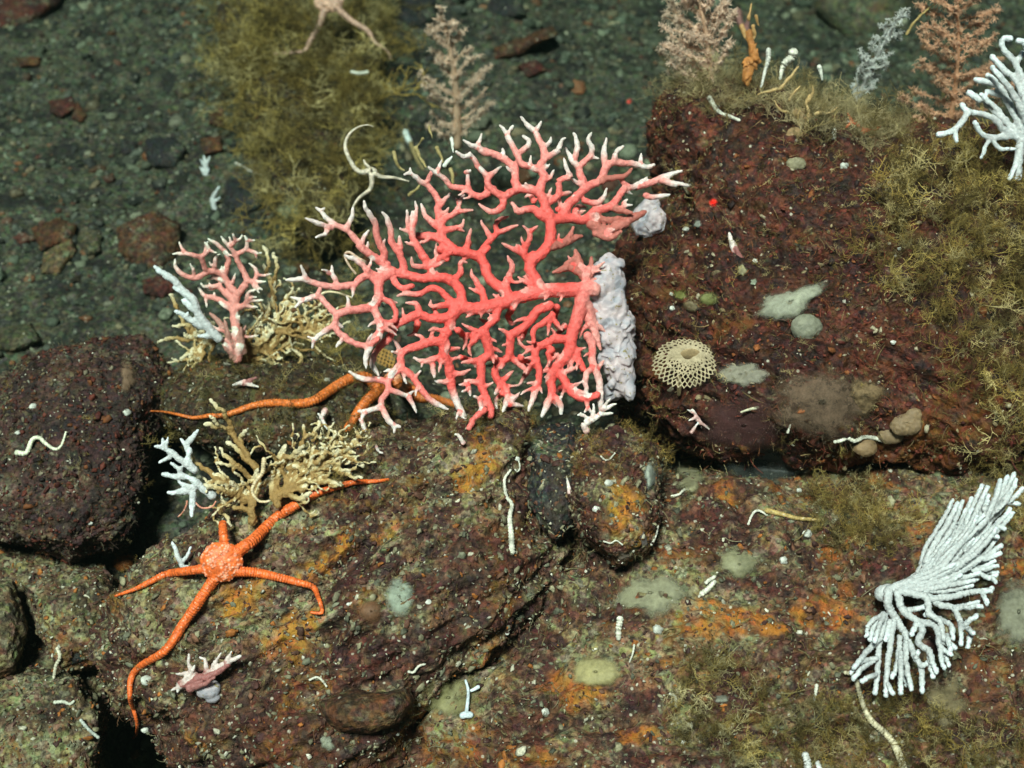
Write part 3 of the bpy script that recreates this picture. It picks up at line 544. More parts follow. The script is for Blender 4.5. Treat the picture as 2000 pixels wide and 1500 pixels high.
FAN = """
4 16 12n 1190,335 1130,335 1000,340 850,345 700,372 560,412 440,452 300,480 180,478 100,470
3 11 8n 1520,478 1443,470 1430,400 1410,335 1365,280 1260,242 1100,250 1010,228 880,190 800,125 700,52 640,0
1 8 5 1020,1490 900,1420 800,1345 740,1270 640,1170 540,1120 460,1060 410,1000 360,965
1 5.5 5 410,1000 440,965 ; 1 6 5.5 505,1150 420,1115 340,1085 265,1060 ; 1 5.5 5 470,1150 440,1210 360,1235 ; 1 6.5 5 640,1170 670,1090 695,1020 700,960 ; 1 6 5 780,1330 800,1240 845,1170
1 8.5 5.5 970,1470 985,1370 930,1260 910,1150 880,1060 820,980 805,905
1 8.5 5.5 1170,1520 1130,1390 1060,1290 1045,1170 1010,1060 965,1005 ; 1 6 5.5 1140,1330 1130,1270 1125,1225
1 9 5.5 1390,1480 1330,1390 1280,1300 1240,1230 1240,1130 1245,1000 ; 1 5.5 5 1240,1190 1190,1180 1130,1155 ; 1 5.5 5 1215,1170 1200,1060 1195,990 ; 1 6 5 1250,1130 1280,1000 1270,910
4 12 9n 545,430 500,350 430,300 370,240 340,150 300,85 200,55 90,42 0,25
1 10 8n 1620,1340 1510,1255 1400,1225 1280,1225
1 9.5 5 1520,1270 1510,1180 1500,1080 1480,980 1490,920 1450,840 1390,770 1300,710 1230,650 1170,660 ; 1 5.5 5 1235,655 1220,600 ; 1 6 4.5n 1370,740 1420,640
2 8 7n 220,865 150,835 94,800 ; 1 8 5 1990,790 1880,855 1820,850 1720,790 1600,770 1530,690 1450,640 1390,590 ; 1 6 5 1470,640 1510,530 ; 1 6 5 1760,780 1750,700 1750,620 ; 1 6 5 1730,640 1775,622
1 6.5 5 1500,940 1540,890 1590,830 ; 1 7 5 1510,1090 1590,1040 1660,970 1690,880 1720,850 ; 1 5.5 5 1660,1000 1740,990 1800,985 ; 1 5 5 1665,930 1640,880
1 7.5 5 1490,1150 1400,1080 1350,1010 1325,930 ; 1 7 5 1540,1170 1640,1150 1700,1130 1715,1075 ; 1 5.5 5 1650,1150 1720,1180 ; 1 7.5 5 1740,1335 1760,1240 1780,1160
1 7 5 1935,800 1925,690 1850,590 1790,495 1720,500 1640,450 ; 1 5.5 5 1780,500 1770,460 ; 1 6 5n 1920,680 1969,645
4 14 11n 775,345 720,240 690,160 715,80 ; 2 12 11n 470,1440 560,1370 615,1300 640,1210 635,1130 650,1070
2 8 5 440,1480 380,1390 270,1330 190,1290 ; 2 7.5 5 395,1400 400,1330 440,1260 435,1180 380,1130 ; 2 6 5 437,1190 520,1130 ; 2 5 4.5 340,1350 320,1300
2 10 6.5 645,1080 560,1045 480,985 400,985 340,1000 290,930 270,910
2 11 8n 640,1075 760,1060 850,1062 930,1080 1000,1032 1060,990 1130,970 1200,935 1240,890
2 8 5 1235,895 1290,820 1330,785 1400,770 1450,735 1520,685 ; 2 6.5 5n 1350,785 1300,735 1280,695 1270,680
2 8 5.5 1420,770 1550,735 1640,690 1740,660 1835,628 ; 2 7 5.5 1640,715 1760,745 1895,762 ; 2 6.5 5 1500,850 1560,865 1730,845 ; 2 6 5 1300,930 1340,890
2 7.5 5d 1100,725 1130,702 1200,690 1290,680 1340,650 1380,605
2 10.5 6 735,1075 770,990 800,930 870,860 945,795 1010,755 1080,720 1120,640 1160,575 1230,550 1330,555 1440,572 1520,592 1585,570
2 7 5.5 1140,590 1125,480 1145,330 ; 2 6.5 5.5 1225,550 1230,470 1300,400 ; 2 6 5.5 1460,575 1465,470
2 9 5.5 960,795 920,700 890,600 840,540 800,470 775,420 ; 2 7 5.5 885,600 960,530 1005,480 1000,400 980,345 1010,275 ; 2 6 5 1005,490 1075,515 ; 2 7 5.5 840,540 870,460 880,380 845,280
2 7 5 945,900 1040,925 1110,880 1150,790
2 11 8n 650,1075 600,985 570,900 540,825 550,740 580,680 535,605 575,520
2 8 5 575,525 570,430 540,360 490,270 420,200 360,130 ; 2 6 5.5 488,270 550,180 ; 2 6.5 5.5 550,380 610,385 640,320 ; 2 7 5.5 590,510 660,470 715,420 735,350 770,325
2 8 6.5n 535,615 450,590 370,560 340,500 ; 2 7 5 345,510 310,440 260,350 235,290 170,210 ; 2 5.5 5.5 235,295 290,215 ; 2 6.5 5.5 340,470 400,420 440,360 380,305 ; 2 5.5 4.5 450,590 455,490
2 10 7n 545,825 440,795 350,790 310,730 310,640 300,595 220,530 130,480 0,430 ; 1 7 5 1940,470 1900,460 1840,410 1780,390 1710,345 ; 1 6 5 1840,415 1880,290 ; 2 5 4.5 215,530 205,430
2 6 5n 315,630 340,510
2 8.5 6n 335,795 260,835 200,860 120,820 60,750 60,680 ; 2 6 5 62,690 20,640 0,600 ; 2 6 5.5 62,690 120,630 180,590
2 8.5 5 205,865 195,955 110,1000 30,970 -20,930
2 7.5 5 640,885 700,865 715,800 705,725 760,690 820,680 785,610 755,510 ; 2 6 5.5 720,840 825,825 ; 2 6 5 600,700 640,680 665,620 ; 2 7 6n 565,935 650,905 700,870
2 10 8d 640,1320 740,1290 830,1255 915,1225 ; 2 7 6d 760,1290 820,1200 840,1140 ; 2 11 9d 1000,1110 1100,1165 1200,1160 1300,1120 1390,1060 1500,1000 ; 2 9 7d 1210,960 1300,990 1380,1010 ; 2 8 7d 1040,1200 1180,1240 1280,1180 ; 2 8 6d 1050,1050 1180,1080 1300,1040
1 7 6n 1880,1390 1940,1330 ; 2 7 5 -20,1385 20,1330 90,1250 60,1190 10,1120 0,1080 ; 2 6.5 5 92,1250 150,1200 250,1160 340,1120 ; 2 6 5 145,1200 135,1110 180,1065 250,1045
4 8 6p 515,340 510,260 555,180 520,80 ; 4 7 5 730,300 660,280 600,240
3 11 8n 900,200 815,250 785,330 790,400 745,465 620,490 540,502 470,530
3 7 5 470,530 400,470 330,395 250,400 200,420 115,395 ; 3 6 5.5 210,415 145,475 ; 3 6 5n 310,400 335,330
3 8.5 5.5 785,290 720,235 650,250 600,295 520,312 400,312 300,290 220,262 70,265 ; 3 6 5 240,262 210,210 190,150 ; 3 6 5 470,300 430,200 425,150 ; 3 5.5 4.5 405,212 350,185 ; 3 5.5 4 600,305 590,360 580,400 ; 3 6 4.5 565,490 550,420 540,390
3 7.5 5 470,530 450,600 400,640 330,690 290,720 240,700 ; 3 5.5 5 290,720 275,790
3 7.5 6n 450,620 490,680 560,730 640,765 720,760 780,715 ; 3 6 5.5 510,710 460,780
3 9 6p 750,470 780,550 800,620 790,700 725,780 690,850 690,945
3 6.5 5n 800,400 880,440 920,500 910,570 850,592 800,570 ; 3 5.5 5 860,420 930,440
3 7.5 5 770,230 700,190 650,130 560,90 525,70 ; 3 7 6n 890,240 950,320 1050,310 ; 3 6 5n 720,240 700,190
3 11 6 1420,470 1330,550 1200,560 1100,532 1000,570 920,620 870,710 800,780 750,850 740,920 790,1000
3 8.5 5 1420,470 1320,400 1250,335 1180,330 1100,370 1000,370 930,385 ; 3 7 5 1330,450 1200,470 1190,420 ; 3 7 5.5 1100,530 1080,450 1000,440 ; 3 5.5 4.5 990,560 970,480
3 7.5 5 1200,235 1190,150 1230,90 1220,30 ; 3 6.5 5 1190,165 1060,155 1040,90 ; 3 7 6n 1240,110 1340,50 ; 3 7.5 5 1370,260 1420,200 1420,125 1470,130 ; 4 8 5 345,450 310,330 250,230 240,180
3 13 9n 1400,480 1340,560 1340,620 1290,720 1290,830 1325,920 1340,1000 1350,1090 ; 3 9 7p 1348,1080 1390,1210 1440,1310 1490,1410
3 10 7n 1290,745 1200,740 1100,770 1000,805 960,850 960,930 890,1000 850,1060
3 7.5 5.5 855,1050 860,1110 810,1190 800,1240 720,1270 630,1275 ; 3 6 5 690,1275 645,1350 ; 3 5.5 5 650,1340 685,1430 ; 3 7 5.5 808,1240 860,1340 910,1400 905,1440 ; 3 5 5 895,1375 955,1395
3 7 5.5 855,1050 780,1030 680,1030 610,1000 560,970 ; 3 6.5 5 868,1110 960,1140 1010,1150 1060,1120 ; 3 6 5.5 1010,1150 1050,1220 1078,1285
3 8 6 955,940 1050,1010 1100,1090 1180,1180 1250,1230 1325,1262 ; 3 5.5 5 1070,1010 1112,968 ; 3 6 5p 950,805 920,750 900,725 ; 3 5 5 945,825 888,815 ; 3 7 5 1190,745 1200,680 1210,640
3 8 5.5 1290,850 1200,880 1120,890 1060,865 ; 3 5.5 5 1130,890 1118,935 ; 3 7 5.5 1300,810 1360,795 1415,788 ; 3 6.5 5 1320,880 1410,862 ; 3 7 5.5 1340,985 1420,980 1495,955 ; 3 7 6 1340,1050 1250,1050 1225,1040 ; 3 7 6p 1205,920 1215,1010
4 8.5 6n 445,500 420,560 350,640 310,680 265,725 ; 4 6.5 5 270,720 220,780 240,850 ; 4 6.5 4.5 310,672 240,640 165,600
4 11 8n 330,650 360,740 375,830 315,890 315,980 320,1080 350,1165 ; 4 8 7n 350,1160 390,1250 390,1310
4 7 5.5 310,890 240,885 165,902 ; 4 7 5.5 320,1060 250,1050 185,1035 ; 4 6 5 330,1085 405,1055 ; 4 6 6 310,1175 260,1160 ; 4 6 5 310,1175 310,1285 ; 4 7 6n 345,1265 270,1320 222,1405 ; 4 5.5 5 385,840 435,855 ; 4 5 5 375,720 430,740 ; 4 6 5 210,1060 145,1070 ; 4 6 5p 215,1075 230,1155 ; 4 5.5 5 225,1110 165,1125
4 10 8n 850,455 750,500 700,570 620,640 550,690 540,780 530,850 450,920 420,985 460,1060
4 9 6 460,1055 510,1120 510,1200 480,1280 ; 4 7 5 545,685 450,640 ; 4 5.5 5 540,740 480,770 ; 4 7 7p 550,865 600,900 650,950 658,980 ; 4 7 6 470,1045 560,965 ; 4 6 5 510,1085 595,1078 ; 4 6.5 6 460,1080 420,1140 ; 4 6 5p 525,1225 560,1185 612,1128 ; 4 6 5p 535,1225 640,1235
4 15 11n 1100,370 1080,470 1050,580 1020,670 1000,740 1000,800 940,880 880,960 850,1045
4 10 7 850,1040 860,1150 820,1230 780,1315 ; 4 8 7 862,1160 920,1210 932,1295 ; 4 6 5 885,955 805,1015
4 10 7n 1000,725 880,720 800,760 735,800 740,880 762,960 755,1060 ; 4 8 6p 755,1050 720,1160 680,1270 ; 4 6.5 5 740,800 650,780 608,738 ; 4 6 5p 760,1062 670,1060 ; 4 5.5 5 740,870 662,865
4 9.5 8n 920,960 945,1020 985,1090 1060,1160 1130,1172 1210,1150 ; 4 7 5 985,1090 1090,1048 ; 4 6.5 6p 935,985 1045,938 ; 4 6 5 1060,1150 1050,1100
4 9 7n 1040,800 1070,880 1105,955 ; 4 7 5 1050,810 1120,785
4 9 7p 1130,690 1170,750 1168,850 1190,940 1220,1020 1230,1120 1240,1285 ; 4 7 5.5p 1180,930 1130,980 1120,1060 1130,1145 ; 4 6 5p 1215,945 1262,885
4 7 5n 870,530 800,590 720,650 720,740 ; 4 5.5 5 840,580 830,690 ; 4 6 5 870,565 940,650 ; 4 6 5 830,820 850,870 910,830 ; 4 6 5 845,865 835,915
4 9 7d 1110,240 1000,170 870,205 ; 4 10 8d 1120,250 1080,170 1060,90 1040,40 ; 4 8 7d 1140,250 1160,180 1165,90 ; 4 8 7d 1040,100 960,140
4 7 5k 560,480 520,540 560,600 600,560 ; 4 7 5k 440,560 380,600 300,560 ; 4 7 5k 900,470 880,560 920,640 960,600 ; 4 7 5k 650,620 640,700 600,760 ; 4 7 5k 960,620 900,680 860,650
4 7 5k 420,860 440,930 400,1010 ; 4 7 5k 620,860 690,930 640,1020 600,1080 ; 4 7 5k 860,800 840,900 800,960 ; 3 7 5k 1400,650 1460,720 1440,800 ; 3 7 5k 1090,600 1060,680 1010,690 ; 3 6 5k 1420,860 1500,880 1540,940 ; 4 7 5k 250,700 200,680 150,700 ; 4 6 5k 480,1140 430,1200 440,1260 ; 4 7 5k 960,1090 900,1120 880,1180
4 15 8p 1085,345 1140,310 1195,255 ; 4 14 7p 1085,400 1150,500 1185,620 ; 4 11 6p 1140,540 1195,680 1235,800 ; 4 10 6p 1120,300 1170,330 1230,350 ; 4 10 5p 1150,600 1215,620 1270,660
1 7 5k 1560,1430 1480,1380 1460,1300 ; 2 7 5k 480,900 440,850 400,870 ; 2 6 5k 700,980 720,930 690,880 ; 2 7 5k 860,990 900,950 960,960
"""
M_CORAL = coral_mat('rose_coral', (.80, .105, .09), (.75, .33, .29), (.72, .61, .57), bump=.8, dull=(.46, .14, .11))
base_hit = hit(1190, 620); D_FAN = min(base_hit[0]-.015, 1.16)
fan_d = plane_depth(1190, 600, D_FAN, gx=.00006, gy=-.00003, bend=-.004, noise=.014, sc=.006)
t_fan = empty('fan_coral', world(np.array([1190.]), np.array([620.]), np.array([D_FAN]))[0], 'big rose red branching coral fan with pale tips growing out from the maroon boulder', 'coral')
def spikes(text, n, seed, minr=7.4):
    rg = np.random.RandomState(seed); S = []
    for ln in text.strip().splitlines():
        for st in ln.split(';'):
            k = st.split(); P = px_of(int(k[0]), k[3:]); Q, s_ = smooth_line(P, 3.0)
            if len(Q) > 12 and float(k[1]) >= minr: S.append((Q if k[2].endswith('n') else Q[:int(len(Q)*.62)+2], float(k[1])))
    w_ = np.array([len(q[0]) for q in S], float); out = []
    for _ in range(n):
        Q, r0 = S[rg.choice(len(S), p=w_/w_.sum())]; i = rg.randint(2, max(3, len(Q)-3)); d = Q[min(i+2, len(Q)-1)]-Q[i-2]; d /= np.hypot(*d)+1e-9; nn = np.array((-d[1], d[0]))*rg.choice([-1, 1])
        lo = Q[i, 1] > 600
        if not lo and rg.rand() < .25: continue
        l = rg.uniform(16, 30 if not lo else 40); u = nn*.85+d*rg.uniform(-.1, .9); u /= np.hypot(*u); v = u+d*.5
        P = [Q[i], Q[i]+u*l*.5, Q[i]+u*l*.5+v/np.hypot(*v)*l*.5]; out.append((np.array(P), min(r0*.62, 5.8), 4.6, ''))
        if rg.rand() < .15: out.append((np.array([P[1], P[1]+(u-d*.8)*l*.3]), 4.8, 4.2, ''))
    return out
def fan_tips(W, t):
    v = W-CAM; dz = v@FWD; px = 1000+FPX*(v@RIGHT)/dz; py = 750-FPX*(v@UPV)/dz
    e = np.hypot((px-1000)/(430), (py-545)/(300)); e = np.where((px > 1080) & (py < 700), np.maximum(e, np.hypot((px-1060)/260, (py-560)/290)), e)
    e2 = np.hypot((px-1050)/450, (py-610)/360); o = np.clip((e-.52)/.40, 0, 1); o = o*o*(3-2*o)
    b = np.clip((px-1105)/75, 0, 1)*np.clip((py-430)/60, 0, 1)*np.clip((720-py)/60, 0, 1)
    return np.clip(np.maximum(t*(.42+.58*o) + .46*np.clip((e2-.42)/.55, 0, 1), .55*b), 0, 1)
build_colony('branches', FAN, fan_d, M_CORAL, t_fan, tipfun=fan_tips, extra=spikes(FAN, 130, 4), fat=.97, tub=.0007, tubf=210, voxel=.00075, smooth=4, seed=3, spread=.012, tiplen=56, knob=.07, sm=3)
M_SPONGE = None
def lump(name, blobs, mat, parent=None, voxel=.0012, noise=.12, ns=90, colv=None, drop=0.0, seed=0, sm=3):
    """soft body fused from overlapping ellipsoids: (px, py, depth or None, rx, ry, rz in px)"""
    D, F = ico(4); Vs, Fs, b = [], [], 0
    for i, (x, y, d, rx, ry, rz) in enumerate(blobs):
        if d is None: d = depth(x, y)-rz*.35/FPX
        k = d/FPX; c = world(np.array([x]), np.array([y]), np.array([d]))[0]
        v = c + D[:, :1]*rx*k*RIGHT - D[:, 1:2]*ry*k*UPV - D[:, 2:]*rz*k*FWD
        Vs.append(v); Fs.append(F+b); b += len(v)
    if len(blobs) > 1 or voxel < .001:
        V, F = fuse(np.vstack(Vs), [np.vstack(Fs)], voxel, sm)
    else: V, F = np.vstack(Vs), [np.vstack(Fs)[:, ::-1]]
    c = V.mean(0); sz = np.ptp(V, axis=0).mean()
    n = V-c; n /= np.linalg.norm(n, axis=1)[:, None]; V = V + n*(noise*sz*.5*(fbm(V*ns+seed*3.1, 3)+.5*perlin(V*ns*3.3+seed)))[:, None]
    A = {'Col': np.tile(colv, (len(V), 1))} if colv is not None else None
    return obj(name, V, F, mat, parent, attrs=A)
g = NG('pale_crust'); n_ = g.noise(70, 4, .6); n2_ = g.noise(260, 4, .6, None, 3)
c_ = g.mix(g.ramp(n_, .36, .64), (.52, .42, .43), (.33, .32, .36)); c_ = g.mix(g.ramp(n2_, .60, .68), c_, (.25, .20, .08))
M_CRUST = g.done(c_, .5, g.bump(g.math('ADD', n_, g.math('MULTIPLY', n2_, .3)), .3, .003), .3, (.4, (.6, .5, .5), .008))
dB = D_FAN
_r = np.random.RandomState(6)
lump('crust', [(1195+_r.uniform(-22, 30)+(y-640)*.10, y, dB+.004+_r.uniform(0, .008), _r.uniform(9, 17), _r.uniform(9, 17), 14) for y in np.linspace(515, 770, 26)]+[(1180,545,dB+.006,34,36,26),(1192,590,dB+.008,30,40,26),(1188,520,dB+.012,22,26,22),(1205,640,dB+.010,30,40,26),(1212,690,dB+.012,30,38,26),(1216,735,dB+.014,27,36,24),(1195,765,dB+.018,20,18,18),(1178,610,dB+.006,22,40,20),(1165,560,dB+.002,26,24,22),(1225,655,dB+.02,14,60,18),(1196,655,dB+.012,20,90,18),(1200,560,dB+.012,22,50,18)], M_CRUST, t_fan, .0011, .15, 75, sm=8)
lump('crust', [(1272,405,depth(1272,410)-.01,22,22,18),(1282,430,depth(1282,430)-.008,20,26,16),(1262,448,depth(1262,448)-.008,24,16,14),(1262,430,depth(1272,410)-.006,30,34,26)], M_CRUST, t_fan, .0011, .16, 80, seed=2)

SPRIG = "4 7 6p 1130,1430 1110,1380 1180,1335 1220,1315 1240,1285 ; 4 5 4p 1180,1330 1180,1220 ; 4 5 4p 1160,1345 1080,1290 ; 4 5 4p 1225,1300 1330,1290 ; 4 5 4p 1240,1260 1310,1180 ; 4 5 4p 1245,1265 1355,1220 ; 4 4 4p 1110,1310 1060,1305"
M_PALE = coral_mat('pale_pink_coral', (.60, .36, .33), (.66, .50, .46), (.78, .72, .66))
tag(build_colony('coral_sprig', SPRIG, plane_depth(1165, 830, min(depth(1150, 830)-.012, 1.12), noise=.006), M_PALE, None, voxel=.0006, seed=5, knob=.1), 'tiny pinkish white coral sprig right under the base of the coral fan', 'coral')

SMALL = """
5 12 9n 910,1310 930,1200 915,1050 890,900 880,800 905,720 900,660
5 8 6d 870,1290 840,1120 760,970 650,860 ; 5 7 5d 990,1240 960,1130 955,1000 ; 5 6 5d 860,1180 820,1030 790,920 ; 5 6 5d 940,1150 1000,980 ; 5 6 4d 880,1270 790,1180 740,1060
5 8 4.5 880,830 780,750 680,710 600,690 550,620 530,580 ; 5 5 4.5 610,690 620,800 ; 5 5 4.5 690,710 690,650
5 8 4.5 890,760 830,690 760,620 740,592 600,602 560,560 ; 5 5 4 650,600 640,560
5 9 6n 915,680 840,590 790,510 720,452 620,440 580,360 ; 5 6 4.5 580,360 550,312 430,282 285,280 ; 5 5 4.5 400,265 350,160 ; 5 5.5 4.5 555,315 640,240 600,170 ; 5 4.5 4.5 640,240 715,268
5 7 5 630,455 520,512 400,490 320,420 310,330 ; 5 7 4.5 790,485 830,380 820,290 740,200 630,130 ; 5 5.5 4.5 705,445 700,330 745,280 ; 5 6 4.5 780,540 700,510 620,522
5 9 6n 915,690 980,605 1012,540 970,440 915,335 ; 5 6 4.5 915,340 900,270 820,190 760,110 ; 5 5.5 4.5 910,285 1000,230 1010,170 990,100 ; 5 4.5 4.5 1010,150 1085,145 ; 5 5 4.5 1005,240 1120,270 1155,270 ; 5 5 4.5 840,200 940,130 965,90 ; 5 4.5 4.5 900,160 875,85
5 6.5 4.5 1010,540 1090,550 1195,548 ; 5 5.5 4.5 1090,545 1105,460 1070,400 1030,370 ; 5 5.5 4 870,560 900,470 ; 5 5 4 1100,290 1110,320
5 7.5 4.5 890,810 980,780 1040,740 1165,730 ; 5 5.5 4.5 1000,765 1030,660 1095,630 ; 5 5 4 1030,720 1105,700
"""
d_sm = depth(465, 705)
sm_d = plane_depth(460, 690, d_sm-.02, noise=.012, sc=.012, gy=.00006)
M_PINK = coral_mat('dusty_pink_coral', (.66, .26, .22), (.70, .42, .37), (.76, .70, .60), dull=(.40, .20, .16))
tag(build_colony('pink_coral', SMALL, sm_d, M_PINK, None, voxel=.00075, seed=8, tiplen=46, knob=.1, fat=.9, extra=[(a, b, min(c, 4.2), d) for a, b, c, d in spikes(SMALL, 26, 9, 5.4)]), 'small dusty pink coral bush beside the white branch and tan twigs', 'coral')
M_WHITE = coral_mat('white_coral', (.52, .53, .53), (.60, .63, .63), (.68, .72, .74), bump=1.0, sss=.04, rough=.6, dull=(.4,.4,.36))
WB = "5 11 9 740,1110 650,1020 580,930 530,850 490,740 420,670 300,610 ; 5 8 7 520,830 440,790 380,730 ; 5 9 7 570,985 470,930 400,880 310,840 ; 5 7 6 430,905 435,850 ; 5 7 7 660,1080 540,1080 ; 5 9 8 420,670 330,580 290,530 200,480 115,405"
tag(build_colony('white_coral', WB, plane_depth(400, 620, d_sm-.03, noise=.008), M_WHITE, None, voxel=.0008, seed=9, knob=.12, sm=2, fat=.86, tub=.0007, tubf=380), 'stout white coral branch leaning against the small dusty pink coral', 'coral')
# tan twiggy colonies
def twigs(n, roots, cone, L, rg, r=4.0):
    out = []
    for k in range(n):
        x, y = roots[rg.randint(len(roots))]; a = R(rg.uniform(*cone)); p = [(x, y)]; l = L*rg.uniform(.4, 1)
        for s in range(5):
            a += rg.normal()*.35; x += math.cos(a)*l/5; y -= math.sin(a)*l/5; p.append((x, y))
            if rg.rand() < .45 and s > 0:
                b = a+rg.choice([-1, 1])*rg.uniform(.5, 1.1); q = [(x, y), (x+math.cos(b)*l*.14, y-math.sin(b)*l*.14), (x+math.cos(b+.4)*l*.25, y-math.sin(b+.4)*l*.25)]; out.append((np.array(q), r*.85, r*.6, ''))
        out.append((np.array(p), r, r*.65, ''))
    return out
rg = np.random.RandomState(21)
TAN1 = """
5 6 5 960,1330 1050,1100 1150,960 1100,870 ; 5 6 4 1150,950 1230,830 1270,700 1240,560 1210,480 1180,390 ; 5 5 4 1205,480 1215,320 1170,210 ; 5 5 4 1275,560 1310,440 1270,280 ; 5 5 4 1200,945 1340,960 1420,900 1440,860 ; 5 5 4 1330,890 1360,780 1400,690
5 6 4 1000,1290 1100,1220 1200,1100 1260,1040 ; 5 5 4 1250,1260 1400,1340 1500,1350 1540,1280 1440,1200 ; 5 6 4 1000,1330 1100,1345 1250,1340 1400,1400 ; 5 6 4 700,1140 560,1115 400,1120 230,1110 150,1140 ; 5 4.5 4 440,1115 400,1060 ; 5 5 4 600,1090 520,1050 430,980 290,985 ; 5 5 4 640,1150 560,1200 460,1240 370,1310 ; 5 5 4 330,810 310,720 260,680 ; 5 5 4 640,1150 480,1080 380,900 320,790
"""
M_TAN = coral_mat('tan_twig_coral', (.30, .18, .06), (.50, .38, .18), (.68, .60, .40), bump=.9, sss=.03, rough=.65)
tag(build_colony('twig_coral', TAN1, plane_depth(560, 640, d_sm+.005, noise=.018, sc=.012), M_TAN, None, voxel=.0008, seed=10, knob=.2, sm=1, fat=.9, taper=False, tub=.0013, tubf=300, wob=1.6, tiplen=48,
    extra=twigs(60, [(520,690),(560,680),(600,660),(480,700),(540,650)], (10, 130), 110, rg, 3.8)+twigs(16, [(420,670),(400,690)], (140, 220), 80, rg, 3.6)), 'tangled tan twiggy coral spreading around the foot of the small pink coral', 'coral')
TAN2 = """
6 9 6n 800,1130 790,1010 740,930 660,860 560,820 ; 6 6 4 560,820 480,760 400,710 350,640 330,590 ; 6 5 4 700,890 640,840 ; 6 6 4 740,935 600,900 450,850 ; 6 6 4 790,1040 700,1010 600,980 540,950 ; 6 6 4 560,1000 575,1060 640,1150
6 8 5 800,1000 830,860 830,730 740,650 680,590 620,540 ; 6 6 4 770,640 720,560 640,430 600,340 540,280 490,230 ; 6 5 4 720,545 700,510 750,450 ; 6 5 4 650,480 560,420 490,350 ; 6 4.5 4 560,430 450,410 ; 6 6 4 810,830 720,740 640,710 540,690 ; 6 5 4 720,740 600,640 560,580
6 9 6 985,1000 960,850 970,700 1040,570 ; 6 7 5 985,800 1030,660 1110,630 1170,565 ; 6 6 4 1165,570 1180,500 1250,470 1290,390 ; 6 4.5 4 1180,490 1170,420 ; 6 4.5 4 1240,475 1300,510
6 8 5 1000,925 1100,870 1180,870 1210,790 1300,760 1360,700 1430,660 1530,680 1610,710 ; 6 6 4 1060,730 1200,690 1290,680 1330,620 1320,560 ; 6 5 4 1400,665 1390,570 1410,460 ; 6 6 5 1240,860 1290,820 1350,825 1450,850 ; 6 7 5 1030,905 1150,950 1220,910 ; 6 5 4 1060,810 1130,800 ; 6 5 4 1060,780 1080,710 ; 6 7 5 950,960 930,840 950,760 ; 6 5 4 1210,780 1180,720 ; 6 5 4 1430,760 1540,790 1600,800
"""
d_t2 = min(depth(500, 985), depth(540, 960))-.02
t2_d = plane_depth(510, 930, d_t2, noise=.015, sc=.012, gx=-.00003)
tag(build_colony('twig_coral', TAN2, t2_d, M_TAN, None, voxel=.0008, seed=11, knob=.2, sm=1, fat=.94, taper=False, tub=.0013, tubf=300, wob=1.6, tiplen=48,
    extra=twigs(48, [(545,965),(560,950),(600,920),(640,900)], (5, 80), 130, rg, 3.6)+twigs(14, [(495,985)], (100, 160), 120, rg, 4)), 'open tan twiggy coral on the slab above the spread orange brittle star', 'coral')
WT = "6 10 8 510,935 420,865 350,805 300,790 ; 6 8 8 300,790 220,790 140,772 ; 6 9 7 380,745 290,680 210,620 150,580 85,570 ; 6 6 5.5 160,590 140,510 ; 6 6 5.5 165,570 180,505 ; 6 6.5 6 200,645 115,690 ; 6 8 7 340,610 300,545 275,515 ; 6 7.5 8 315,565 400,450 ; 6 7 6 270,745 200,690 ; 6 7.5 7 370,885 290,850 260,830 ; 6 7.5 8 350,890 220,912 180,908 ; 6 8 8 365,900 355,1080 ; 6 8 7 370,750 330,660 340,600"
tag(build_colony('white_coral', WT, plane_depth(360, 930, d_t2-.01, noise=.008), M_WHITE, None, voxel=.0008, seed=12, knob=.12, sm=2, fat=.86, tub=.0007, tubf=380), 'knobbly white coral tips poking from the open tan twiggy coral', 'coral')
YC = "7 6 6 530,290 500,220 465,130 ; 7 5 5 530,270 560,230 590,165 ; 7 5 4 530,300 580,290 620,275"
tag(build_colony('white_coral', YC, plane_depth(350, 1090, depth(350, 1100)-.012, noise=.004), M_WHITE, None, voxel=.0006, seed=13, knob=.12, sm=2, fat=.86, tub=.0007, tubf=380), 'little forked white coral standing by the orange brittle star disc', 'coral')
